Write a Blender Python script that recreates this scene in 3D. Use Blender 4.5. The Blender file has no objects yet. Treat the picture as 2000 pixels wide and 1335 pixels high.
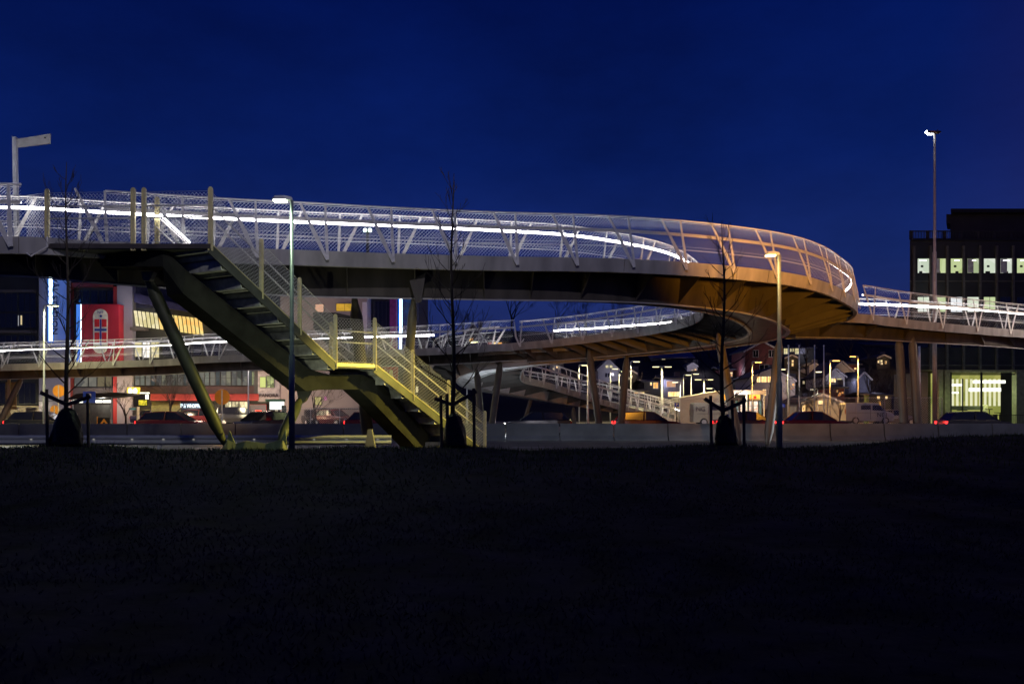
import bpy, math, random
from mathutils import Vector, Matrix
random.seed(7)
S = bpy.context.scene
COL = S.collection
F = 1750.0; CX = 1000.0; CY = 800.0; H = 1.55
# ------------------------------------------------------------------ camera
cd = bpy.data.cameras.new('camera'); cam = bpy.data.objects.new('camera', cd); COL.objects.link(cam)
cam.location = (0, 0, H); cam.rotation_euler = (math.radians(90), 0, 0)
cd.sensor_width = 36; cd.lens = 36 * F / 2000; cd.shift_y = (CY - 667.5) / 2000
cd.clip_start = 0.1; cd.clip_end = 4000
S.camera = cam
# ------------------------------------------------------------------ night sky
W = bpy.data.worlds.new('World'); S.world = W; W.use_nodes = True
nt = W.node_tree; nt.nodes.clear()
def N(t, **k):
    n = nt.nodes.new(t)
    for a, v in k.items(): setattr(n, a, v)
    return n
out = N('ShaderNodeOutputWorld'); bg = N('ShaderNodeBackground'); bg.inputs['Strength'].default_value = 0.092
sky = N('ShaderNodeTexSky', sky_type='NISHITA', sun_disc=False)
sky.sun_elevation = math.radians(-4.5); sky.sun_rotation = math.radians(50); sky.ozone_density = 3.0
tc = N('ShaderNodeTexCoord'); sep = N('ShaderNodeSeparateXYZ'); nt.links.new(tc.outputs['Generated'], sep.inputs[0])
ramp = N('ShaderNodeValToRGB'); nt.links.new(sep.outputs['Z'], ramp.inputs[0])
e = ramp.color_ramp.elements
e[0].position = 0.0; e[0].color = (.20, .28, 1.15, 1)
e[1].position = 0.42; e[1].color = (.0055, .050, .62, 1)
for p, c in ((.07, (.13, .22, 1.05, 1)), (.16, (.055, .15, .95, 1)), (.26, (.02, .09, .80, 1))):
    x = e.new(p); x.color = c
noi = N('ShaderNodeTexNoise'); noi.inputs['Scale'].default_value = 1.9; noi.inputs['Detail'].default_value = 7; noi.inputs['Roughness'].default_value = .6
mp = N('ShaderNodeMapping'); mp.inputs['Scale'].default_value = (1, .8, 2.2)
nt.links.new(tc.outputs['Generated'], mp.inputs[0]); nt.links.new(mp.outputs[0], noi.inputs[0])
mr = N('ShaderNodeMapRange'); mr.inputs[1].default_value = .35; mr.inputs[2].default_value = .75; mr.inputs[3].default_value = .78; mr.inputs[4].default_value = 1.8
nt.links.new(noi.outputs[0], mr.inputs[0])
mul = N('ShaderNodeVectorMath', operation='SCALE'); nt.links.new(ramp.outputs[0], mul.inputs[0]); nt.links.new(mr.outputs[0], mul.inputs['Scale'])
# city glow towards the right of the view
mr2 = N('ShaderNodeMapRange'); mr2.inputs[1].default_value = .40; mr2.inputs[2].default_value = .75; nt.links.new(sep.outputs['X'], mr2.inputs[0])
mixp = N('ShaderNodeMix', data_type='RGBA', blend_type='ADD'); mixp.inputs['B'].default_value = (.16, .06, .16, 1)
nt.links.new(mr2.outputs[0], mixp.inputs['Factor']); nt.links.new(mul.outputs[0], mixp.inputs['A'])
skm = N('ShaderNodeMix', data_type='RGBA', blend_type='ADD'); skm.inputs['Factor'].default_value = .10
nt.links.new(mixp.outputs['Result'], skm.inputs['A']); nt.links.new(sky.outputs[0], skm.inputs['B'])
nt.links.new(skm.outputs['Result'], bg.inputs[0]); nt.links.new(bg.outputs[0], out.inputs[0])
S.view_settings.view_transform = 'Standard'; S.view_settings.look = 'None'; S.view_settings.exposure = 0; S.view_settings.gamma = 1
S.cycles.max_bounces = 4; S.cycles.diffuse_bounces = 2; S.cycles.glossy_bounces = 2; S.cycles.transmission_bounces = 3
S.cycles.transparent_max_bounces = 12; S.cycles.sample_clamp_indirect = 3; S.cycles.sample_clamp_direct = 0
S.cycles.use_denoising = True; S.cycles.caustics_reflective = False; S.cycles.caustics_refractive = False

# ------------------------------------------------------------------ helpers
def P(px, py, Y):
    return Vector(((px - CX) / F * Y, Y, H + (CY - py) / F * Y))
def X_(px, Y): return (px - CX) / F * Y
def Z_(py, Y): return H + (CY - py) / F * Y

class MB:
    def __init__(s): s.v = []; s.f = []; s.m = []
    def add(s, vs, fs, mi=0):
        o = len(s.v); s.v += [tuple(v) for v in vs]
        s.f += [tuple(i + o for i in f) for f in fs]; s.m += [mi] * len(fs)
    def box(s, a, b, mi=0):
        x0, y0, z0 = a; x1, y1, z1 = b
        s.add([(x0,y0,z0),(x1,y0,z0),(x1,y1,z0),(x0,y1,z0),(x0,y0,z1),(x1,y0,z1),(x1,y1,z1),(x0,y1,z1)],
              [(3,2,1,0),(4,5,6,7),(0,1,5,4),(1,2,6,5),(2,3,7,6),(3,0,4,7)], mi)
    def beam(s, a, b, w, d, up=(0,0,1), w2=None, d2=None, mi=0):
        a = Vector(a); b = Vector(b); t = (b - a).normalized(); up = Vector(up)
        if abs(t.dot(up)) > .99: up = Vector((0,1,0)) if abs(t.y) < .9 else Vector((1,0,0))
        sx = t.cross(up).normalized(); sy = sx.cross(t).normalized()
        w2 = w if w2 is None else w2; d2 = d if d2 is None else d2
        q = []
        for p, ww, dd in ((a, w, d), (b, w2, d2)):
            for i, j in ((-1,-1),(1,-1),(1,1),(-1,1)): q.append(p + sx*ww/2*i + sy*dd/2*j)
        s.add(q, [(3,2,1,0),(4,5,6,7),(0,1,5,4),(1,2,6,5),(2,3,7,6),(3,0,4,7)], mi)
    def tube(s, pts, r, n=6, cap=True, mi=0):
        pts = [Vector(p) for p in pts]
        if len(pts) < 2: return
        rs = r if isinstance(r, (list, tuple)) else [r]*len(pts)
        o = len(s.v); vs = []; prev = None
        for i, p in enumerate(pts):
            t = (pts[min(i+1, len(pts)-1)] - pts[max(i-1, 0)])
            t = t.normalized() if t.length > 1e-9 else Vector((0,0,1))
            if prev is None:
                u = t.cross(Vector((0,0,1)) if abs(t.z) < .9 else Vector((1,0,0))).normalized()
            else:
                u = (prev - t*prev.dot(t)); u = u.normalized() if u.length > 1e-6 else t.orthogonal().normalized()
            prev = u; w = t.cross(u)
            for k in range(n):
                a = 2*math.pi*k/n; vs.append(p + (u*math.cos(a) + w*math.sin(a))*rs[i])
        fs = []
        for i in range(len(pts)-1):
            for k in range(n):
                fs.append((i*n+k, i*n+(k+1)%n, (i+1)*n+(k+1)%n, (i+1)*n+k))
        if cap:
            fs.append(tuple(range(n-1, -1, -1))); fs.append(tuple((len(pts)-1)*n+k for k in range(n)))
        s.add(vs, fs, mi)
    def loft(s, rings, closed=True, cap=True, mi=0):
        n = len(rings[0]); vs = [p for r in rings for p in r]; fs = []
        for i in range(len(rings)-1):
            for k in range(n if closed else n-1):
                fs.append((i*n+k, i*n+(k+1)%n, (i+1)*n+(k+1)%n, (i+1)*n+k))
        if cap and closed:
            fs.append(tuple(range(n-1, -1, -1))); fs.append(tuple((len(rings)-1)*n+k for k in range(n)))
        s.add(vs, fs, mi)
    def prism(s, poly, axis_vec, mi=0):
        # poly: list of Vectors (planar), extruded by axis_vec
        a = [Vector(p) for p in poly]; b = [p + Vector(axis_vec) for p in a]; n = len(a)
        s.add(a + b, [tuple(range(n-1,-1,-1)), tuple(range(n, 2*n))] + [(k, (k+1)%n, n+(k+1)%n, n+k) for k in range(n)], mi)
    def disc(s, c, r, nrm, th, n=20, mi=0):
        c = Vector(c); nrm = Vector(nrm).normalized(); s.tube([c - nrm*th/2, c + nrm*th/2], r, n, mi=mi)
    def sphere(s, c, r, n=10, m=7, sc=(1,1,1), mi=0):
        rings = []
        for i in range(m+1):
            a = math.pi*i/m
            rings.append([Vector((c[0]+r*sc[0]*max(math.sin(a),.001)*math.cos(2*math.pi*k/n), c[1]+r*sc[1]*max(math.sin(a),.001)*math.sin(2*math.pi*k/n), c[2]-r*sc[2]*math.cos(a))) for k in range(n)])
        s.loft(rings, mi=mi)

def tag(o, label=None, cat=None, group=None, kind=None):
    if label: o['label'] = label
    if cat: o['category'] = cat
    if group: o['group'] = group
    if kind: o['kind'] = kind
    return o
def thing(name, label, cat, loc=(0,0,0), group=None, rz=0):
    o = bpy.data.objects.new(name, None); COL.objects.link(o); o.location = loc; o.rotation_euler = (0,0,rz)
    o.empty_display_size = .3
    o['_c'] = 1
    del o['_c']
    return tag(o, label, cat, group)
def build(name, mb, mats, parent=None, world=False, smooth=False, kind=None, label=None):
    me = bpy.data.meshes.new(name)
    vs = mb.v
    if world and parent is not None:
        off = Vector(parent.location); q = parent
        while q.parent is not None:
            q = q.parent; off = off + Vector(q.location)
        vs = [(v[0]-off.x, v[1]-off.y, v[2]-off.z) for v in vs]
    me.from_pydata(vs, [], mb.f)
    if not isinstance(mats, (list, tuple)): mats = [mats]
    for m in mats: me.materials.append(m)
    if len(mats) > 1: me.polygons.foreach_set('material_index', mb.m)
    if smooth:
        me.polygons.foreach_set('use_smooth', [True]*len(me.polygons))
    me.update()
    o = bpy.data.objects.new(name, me); COL.objects.link(o)
    if parent: o.parent = parent
    if kind: o['kind'] = kind
    if label: o['label'] = label
    return o
def copy_tree(o, parent=None):
    c = o.copy(); COL.objects.link(c)
    if parent: c.parent = parent
    for ch in list(o.children): copy_tree(ch, c)
    return c
def light(parent, loc, power, col, size=.12, typ='POINT', name='lamp_or_fill', spot=None, rot=None):
    l = bpy.data.lights.new(name, typ); l.energy = power; l.color = col
    if typ in ('POINT', 'SPOT'): l.shadow_soft_size = size
    if spot: l.spot_size = math.radians(spot); l.spot_blend = .6
    o = bpy.data.objects.new(name, l); COL.objects.link(o); o.parent = parent; o.location = loc
    if rot: o.rotation_euler = rot
    return o
def text_mb(txt, size, depth, M, bold=0.0, font_sx=1.0):
    cu = bpy.data.curves.new('t', 'FONT'); cu.body = txt; cu.size = size; cu.extrude = depth/2; cu.align_x = 'CENTER'; cu.align_y = 'CENTER'
    cu.resolution_u = 3; cu.offset = bold
    o = bpy.data.objects.new('t', cu); COL.objects.link(o)
    dg = bpy.context.evaluated_depsgraph_get(); dg.update()
    me = o.evaluated_get(dg).to_mesh()
    mb = MB(); mb.add([M @ Vector((v.co.x*font_sx, v.co.y, v.co.z)) for v in me.vertices], [tuple(p.vertices) for p in me.polygons])
    o.evaluated_get(dg).to_mesh_clear(); bpy.data.objects.remove(o); bpy.data.curves.remove(cu)
    return mb
def face_cam(loc, roll=0.0):       # upright lettering facing the street (-Y)
    return Matrix.Translation(loc) @ Matrix.Rotation(math.radians(90), 4, 'X') @ Matrix.Rotation(roll, 4, 'Z')

# ------------------------------------------------------------------ materials
_mc = {}
def mat(name, c, rough=.6, metal=0, var=.25, scale=3.0, bump=.0, c2=None, spec=.4, detail=4, stretch=None):
    if name in _mc: return _mc[name]
    m = bpy.data.materials.new(name); m.use_nodes = True; t = m.node_tree; b = t.nodes['Principled BSDF']
    b.inputs['Roughness'].default_value = rough; b.inputs['Metallic'].default_value = metal
    b.inputs['Specular IOR Level'].default_value = spec
    tc = t.nodes.new('ShaderNodeTexCoord'); no = t.nodes.new('ShaderNodeTexNoise'); no.inputs['Scale'].default_value = scale; no.inputs['Detail'].default_value = detail
    if stretch:
        mp = t.nodes.new('ShaderNodeMapping'); mp.inputs['Scale'].default_value = stretch
        t.links.new(tc.outputs['Object'], mp.inputs[0]); t.links.new(mp.outputs[0], no.inputs[0])
    else: t.links.new(tc.outputs['Object'], no.inputs[0])
    cr = t.nodes.new('ShaderNodeValToRGB'); cr.color_ramp.elements[0].position = .3; cr.color_ramp.elements[1].position = .7
    lo = tuple(x*(1-var) for x in c); hi = c2 if c2 else tuple(min(1, x*(1+var)) for x in c)
    cr.color_ramp.elements[0].color = (*lo, 1); cr.color_ramp.elements[1].color = (*hi, 1)
    t.links.new(no.outputs[0], cr.inputs[0]); t.links.new(cr.outputs[0], b.inputs['Base Color'])
    if bump:
        bp = t.nodes.new('ShaderNodeBump'); bp.inputs['Strength'].default_value = bump; bp.inputs['Distance'].default_value = .05
        t.links.new(no.outputs[0], bp.inputs['Height']); t.links.new(bp.outputs[0], b.inputs['Normal'])
    _mc[name] = m; return m
def emit(name, c, s, c2=None, scale=2.0, lo=.45, contrast=(.35, .65), stretch=(1,1,1)):
    if name in _mc: return _mc[name]
    m = bpy.data.materials.new(name); m.use_nodes = True; t = m.node_tree; t.nodes.clear()
    o = t.nodes.new('ShaderNodeOutputMaterial'); e = t.nodes.new('ShaderNodeEmission'); e.inputs[0].default_value = (*c, 1); e.inputs[1].default_value = s
    if c2:
        tc = t.nodes.new('ShaderNodeTexCoord'); mp = t.nodes.new('ShaderNodeMapping'); mp.inputs['Scale'].default_value = stretch
        no = t.nodes.new('ShaderNodeTexVoronoi'); no.inputs['Scale'].default_value = scale
        cr = t.nodes.new('ShaderNodeMix'); cr.data_type = 'RGBA'; cr.inputs['A'].default_value = (*c, 1); cr.inputs['B'].default_value = (*c2, 1)
        sp = t.nodes.new('ShaderNodeSeparateColor')
        t.links.new(tc.outputs['Object'], mp.inputs[0]); t.links.new(mp.outputs[0], no.inputs[0]); t.links.new(no.outputs['Color'], sp.inputs[0])
        t.links.new(sp.outputs[0], cr.inputs['Factor']); t.links.new(cr.outputs['Result'], e.inputs[0])
    t.links.new(e.outputs[0], o.inputs[0]); _mc[name] = m; return m

M_galv = mat('galvanised_steel', (.62,.61,.60), .55, .1, .15, 9)
M_rail = mat('bright_steel_tube', (.80,.78,.76), .4, .15, .08, 12)
M_wire = mat('stainless_wire', (.62,.62,.62), .4, .4, .05, 12)
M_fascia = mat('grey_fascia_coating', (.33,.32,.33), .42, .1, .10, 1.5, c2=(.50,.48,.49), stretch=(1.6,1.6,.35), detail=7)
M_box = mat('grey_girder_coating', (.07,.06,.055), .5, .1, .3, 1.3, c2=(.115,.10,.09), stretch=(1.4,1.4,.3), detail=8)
M_deck = mat('deck_surface', (.10,.10,.105), .85, 0, .2, 6)
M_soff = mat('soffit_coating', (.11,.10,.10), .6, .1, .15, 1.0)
M_col = mat('column_coating', (.13,.115,.10), .55, .1, .15, 1.5)
M_stair = mat('stair_steel', (.085,.088,.072), .5, .2, .25, 2.5)
M_step = mat('stair_tread_steel', (.45,.46,.42), .5, .1, .3, 5)
M_led = emit('led_strip_light', (1, .96, .98), 24)
M_ledc = emit('led_cap', (1, .97, .95), 9)
M_asph = mat('asphalt', (.085,.070,.052), .55, 0, .25, 1.4, .15, spec=.5)
M_lawn = mat('sky_tinted_turf', (.006,.0052,.011), .95, 0, .5, 1.7, .9, c2=(.026,.021,.042), detail=10, spec=.1)  # blue of the night sky put into the turf colour
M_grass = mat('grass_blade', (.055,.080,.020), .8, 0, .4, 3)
M_soil = mat('bare_soil', (.035,.025,.018), .95, 0, .4, 4, .4)
M_conc = mat('barrier_concrete', (.17,.168,.175), .7, 0, .22, 1.2, .15, detail=9)
M_pave = mat('paving', (.16,.14,.12), .8, 0, .2, 2)
M_bark = mat('young_bark', (.045,.036,.028), .9, 0, .3, 14, .3)
M_twig = mat('winter_twig', (.035,.026,.022), .9, 0, .2, 8)
M_stake = mat('wooden_stake', (.10,.07,.045), .8, 0, .3, 10)
M_bag = mat('black_plastic', (.006,.006,.008), .42, 0, .3, 7, .9, spec=.25)
M_black = mat('black_paint', (.012,.012,.014), .5, 0, .2, 3)
M_dark = mat('dark_cladding', (.035,.036,.034), .5, .1, .25, .8)
M_dglass = mat('dark_glass', (.012,.013,.02), .12, 0, .2, .5, spec=.8)
M_grey = mat('grey_render', (.30,.29,.36), .8, 0, .06, .7)
M_beige = mat('beige_render', (.40,.34,.30), .8, 0, .07, .7)
M_tan = mat('tan_render', (.42,.36,.24), .8, 0, .12, 1.5)
M_red = mat('red_panel', (.42,.035,.03), .5, 0, .12, 1)
M_redd = mat('dark_red_panel', (.20,.03,.025), .6, 0, .2, 1)
M_white = mat('white_paint', (.75,.75,.73), .5, 0, .06, 3)
M_hill = mat('hillside_scrub', (.018,.016,.014), .95, 0, .5, .12, .3)
M_roof = mat('slate_roof', (.045,.045,.06), .7, 0, .25, 2)
M_wwood = mat('white_weatherboard', (.50,.48,.50), .7, 0, .08, 3)
M_rwood = mat('dark_red_weatherboard', (.13,.035,.04), .7, 0, .15, 3)
M_bwood = mat('blue_grey_weatherboard', (.16,.17,.24), .7, 0, .12, 3)
M_rubber = mat('tyre_rubber', (.015,.015,.015), .8, 0, .2, 8)
M_pole = mat('lamp_pole_steel', (.55,.57,.60), .5, .15, .12, 6)
E_warm = emit('warm_window', (1, .55, .16), 1.7, (1, .80, .42), 2.5)
E_cream = emit('cream_window', (1, .88, .55), .95, (.75, .65, .30), 2.0)
E_green = emit('green_white_window', (.62, .80, .42), .80, (.95, 1, .90), 1.3, stretch=(1,1,.35))
E_dim = emit('dim_window', (.23, .22, .18), .8, (.10, .10, .10), 1.6)
E_white = emit('white_light', (1, 1, 1), 3)
E_tail = emit('tail_light', (1, .02, .02), 6)
E_head = emit('headlight', (1, .97, .9), 30)

# ------------------------------------------------------------------ ground, lawn, road, hill
def sm(a, b, x):
    t = max(0, min(1, (x-a)/(b-a))); return t*t*(3-2*t)
def lawn_z(x, y):
    r = sm(7, 19.5, y)*.63 * (1 - sm(20.6, 26.5, y))
    r += .30*sm(5, 12, x)*sm(9, 19, y)*(1-sm(21, 27, y)) - .06*sm(-6, -12, x)*0
    r += .035*math.sin(x*.9+1.3)*math.sin(y*.55) + .02*math.sin(x*2.3+y*1.7) + .012*math.sin(x*5.1)*math.cos(y*3.7)
    for tx in TREEX:
        r += .10*math.exp(-((x-tx)**2/.9 + (y-20)**2/2.0))
    return r*(1 if y < 27 else 1-sm(27, 28, y))
TREEX = [X_(130, 20), X_(886, 20), X_(1417, 20)]
mb = MB(); xs = []; x = -34.0
while x < 34: xs.append(x); x += .35 if abs(x) < 14 else .9
ys = []; y = -12.0
while y < 30.0: ys.append(y); y += .9 if y < 6 else .28
for y in ys:
    for x in xs: mb.v.append((x, y, lawn_z(x, y)+.004))
nx = len(xs)
for j in range(len(ys)-1):
    for i in range(nx-1):
        mb.f.append((j*nx+i, j*nx+i+1, (j+1)*nx+i+1, (j+1)*nx+i)); mb.m.append(0)
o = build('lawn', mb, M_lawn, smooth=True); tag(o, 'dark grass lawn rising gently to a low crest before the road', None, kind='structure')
mb = MB(); mb.add([(-900,-60,-.35),(900,-60,-.35),(900,1500,-.35),(-900,1500,-.35)], [(0,1,2,3)])
tag(build('ground', mb, M_soil), 'bare dark ground', kind='structure')
mb = MB(); mb.add([(-160,29.7,.0),(160,29.7,.0),(160,64,.0),(-160,64,.0)], [(0,1,2,3)])
tag(build('road', mb, M_asph), 'two asphalt carriageways in front of the buildings', kind='structure')
mb = MB()
for yy in (30.4, 43.6, 47.2, 61.5): mb.box((-160, yy, .004), (160, yy+.12, .008))
for i in range(-40, 41):
    mb.box((i*4.0, 37, .004), (i*4.0+1.6, 37.12, .008)); mb.box((i*4.0, 54, .004), (i*4.0+1.6, 54.12, .008))
tag(build('road_markings', mb, mat('road_paint', (.55,.55,.5), .7)), 'white lane lines on the carriageways', kind='structure')
mb = MB(); mb.box((-160, 64, -.3), (160, 112, .12)); 
tag(build('forecourt', mb, M_pave), 'paved strip and car park beyond the road', kind='structure')
def hill_z(x, y):
    k = max(0, y-112)
    return .05 + (.19+.05*sm(10,40,x*150/max(y,1)))*k*(1-sm(215, 330, y)*.30) + 1.2*math.sin(x*.05+.6)*min(1, k/40) + .7*math.sin(x*.13+y*.07)*min(1, k/30) if k > 0 else .05
mb = MB(); xs = [-220+i*5 for i in range(105)]; ys = [111.9+i*5 for i in range(30)]
for y in ys:
    for x in xs:
        z = hill_z(x, min(y, 215)) - max(0, y-215)*.1
        mb.v.append((x, y, z))
nx = len(xs)
for j in range(len(ys)-1):
    for i in range(nx-1): mb.f.append((j*nx+i, j*nx+i+1, (j+1)*nx+i+1, (j+1)*nx+i)); mb.m.append(0)
tag(build('hills', mb, M_hill, smooth=True), 'dark wooded hillside behind the road', kind='structure')
# grass fringe
mb = MB()
for k in range(15000):
    y = 13.5 + 8.2*random.random()**.55; x = (random.random()*2-1)*y*.62
    z = lawn_z(x, y); h = .03+.06*random.random(); a = random.random()*6.28; w = .010
    if random.random() < .06: h *= 1.8
    dx, dy = math.cos(a)*w, math.sin(a)*w; lx, ly = random.gauss(0, .025), random.gauss(0, .025)
    mb.add([(x-dx,y-dy,z),(x+dx,y+dy,z),(x+lx,y+ly,z+h)], [(0,1,2)])
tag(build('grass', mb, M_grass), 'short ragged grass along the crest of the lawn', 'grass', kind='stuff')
mb = MB()
for k in range(26000):
    y = 4.2 + 10*random.random()**.8; x = (random.random()*2-1)*y*.6
    if math.sin(x*1.1+2)*math.sin(y*1.3+x*.3) < -.25 and random.random() < .8: continue
    z = lawn_z(x, y); h = .015+.035*random.random(); a = random.random()*6.28; w = .006+.003*random.random()
    dx, dy = math.cos(a)*w, math.sin(a)*w
    mb.add([(x-dx,y-dy,z),(x+dx,y+dy,z),(x+random.gauss(0,.02),y+random.gauss(0,.02),z+h)], [(0,1,2)])
tag(build('grass', mb, mat('sky_tinted_blade', (.020,.017,.030), .8, 0, .5, 3)), 'worn patchy grass on the dark near lawn', 'grass', kind='stuff')  # blades carry the same sky blue in their colour
# fallen leaves / pebbles catching light
mb = MB()
for k in range(420):
    y = 4.5+16*random.random()**.8; x = (random.random()*2-1)*y*.6; z = lawn_z(x, y)+.012; a = random.random()*6.28; w = .008+.010*random.random()
    p = [(x+w*math.cos(a+q*1.57), y+w*math.sin(a+q*1.57), z+.012*random.random()) for q in range(4)]
    mb.add(p, [(0,1,2,3)])
tag(build('fallen_leaves', mb, mat('leaf_litter', (.05,.045,.03), .8)), 'scattered dead leaves on the dark lawn', 'leaves', kind='stuff')

# ------------------------------------------------------------------ bridge machinery
def catmull(keys, n):
    out = []
    L = len(keys)
    for i in range(L-1):
        p0 = keys[max(i-1,0)]; p1 = keys[i]; p2 = keys[i+1]; p3 = keys[min(i+2,L-1)]
        for k in range(n):
            t = k/n; r = []
            for a, b, c, d in zip(p0, p1, p2, p3):
                r.append(.5*((2*b) + (-a+c)*t + (2*a-5*b+4*c-d)*t*t + (-a+3*b-3*c+d)*t**3))
            out.append(r)
    out.append(list(keys[-1])); return out
def arc(pl):
    s = [0]
    for a, b in zip(pl, pl[1:]): s.append(s[-1] + (Vector(b)-Vector(a)).length)
    return s
class Line:
    def __init__(s, pts, inn): s.p = [Vector(q) for q in pts]; s.n = inn; s.s = arc(s.p); s.L = s.s[-1]
    def at(s, d, up=0.0, inw=0.0):
        d = max(0, min(s.L, d))
        lo, hi = 0, len(s.s)-1
        while hi-lo > 1:
            m = (lo+hi)//2
            if s.s[m] <= d: lo = m
            else: hi = m
        t = (d-s.s[lo])/max(1e-6, s.s[hi]-s.s[lo])
        p = s.p[lo].lerp(s.p[hi], t); n = s.n[lo].lerp(s.n[hi], t).normalized()
        return p + n*inw + Vector((0,0,up))
    def path(s, d0, d1, up, inw, step=.5):
        k = max(1, int((d1-d0)/step)); return [s.at(d0+(d1-d0)*i/k, up, inw) for i in range(k+1)]
def railing(root, ln, d0, d1, sgn, spacing=1.95, hgt=1.42, lean=.28, hand=.98, led=True, wire=.09, wr=.005, lbl='', start=.9, low=.42, symmetric=False, thick=1.0, led_h=.07, led_off=0.0):
    # V posts: each one a part
    d = d0+start
    def inw(z): return lean*max(0, z)/hgt
    while d < d1-.2:
        b = MB()
        f = ln.at(d, -.27, -.05)
        off = .78*sgn if not symmetric else .5*sgn
        mid = ln.at(d-off*.40, hgt*.28, inw(hgt*.28)-.03)
        top = ln.at(d-off, hgt, inw(hgt))
        tdir = (ln.at(d+.1)-ln.at(d-.1)).normalized()
        nrm = tdir.cross(Vector((0,0,1)))
        b.beam(f, mid, .035*thick, .10*thick, up=tdir, w2=.03*thick, d2=.15*thick); b.beam(mid, top, .03*thick, .15*thick, up=tdir, d2=.07*thick)
        off2 = .06*sgn if not symmetric else -.5*sgn
        mid2 = ln.at(d-off2*.4, hgt*.3, inw(hgt*.3)-.03); top2 = ln.at(d-off2, hgt, inw(hgt))
        b.beam(f+tdir*.02*sgn, mid2, .035*thick, .09*thick, up=tdir, w2=.03*thick, d2=.11*thick); b.beam(mid2, top2, .03*thick, .11*thick, up=tdir, d2=.07*thick)
        for q in (.25, .62):
            c = f.lerp(mid, q); b.beam(c, c - nrm*.001 + Vector((0,0,.03)), .06, .03, up=tdir)
        build('post', b, M_galv, root, world=True)
        d += spacing
    b = MB(); b.tube(ln.path(d0, d1, hgt, lean), .034*thick, 8); b.tube(ln.path(d0, d1, hgt-.07, lean-.015), .010*thick, 4)
    build('top_rail', b, M_rail, root, world=True, smooth=True)
    b = MB(); b.tube(ln.path(d0, d1, hand, inw(hand)+.09), .026*thick, 8)
    d = d0+start
    build('handrail', b, M_rail, root, world=True, smooth=True)
    b = MB(); b.tube(ln.path(d0, d1, low, inw(low)+.06), .016*thick, 6); b.tube(ln.path(d0, d1, low+.10, inw(low)+.03), .006*thick, 4)
    build('lower_rail', b, M_rail, root, world=True, smooth=True)
    if led:
        b = MB(); pts = ln.path(d0, d1, hand-.02+led_off, inw(hand)+.135)
        for a, c in zip(pts, pts[1:]): b.beam(a, c, .03, led_h, up=(0,0,1))
        build('light_strip', b, M_led, root, world=True)
        b = MB(); pts = ln.path(d0, d1, hand-.025+led_off, inw(hand)+.105)
        for a, c in zip(pts, pts[1:]): b.beam(a, c, .012, led_h+.035, up=(0,0,1))
        build('light_shield', b, M_rail, root, world=True)
    # woven wire panel
    b = MB(); z0 = .03; z1 = hgt-.09; d = d0
    segs = 3; wr0 = wr
    def wireseg(da, za, db, zb, wr=None):
        pts = []
        for k in range(segs+1):
            t = k/segs; pts.append(ln.at(da+(db-da)*t, za+(zb-za)*t, inw(za+(zb-za)*t)))
        b.tube(pts, wr or wr0, 3, cap=False)
    hh = z1-z0
    while d < d1:
        e2 = d+hh
        if e2 <= d1: wireseg(d, z0, e2, z1)
        else: wireseg(d, z0, d1, z0+(d1-d))
        if wire < .2 and e2 <= d1:
            wireseg(d, z1, e2, z0, wr0*.45)
        d += wire
    build('wire_mesh', b, M_wire, root, world=True)

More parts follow.
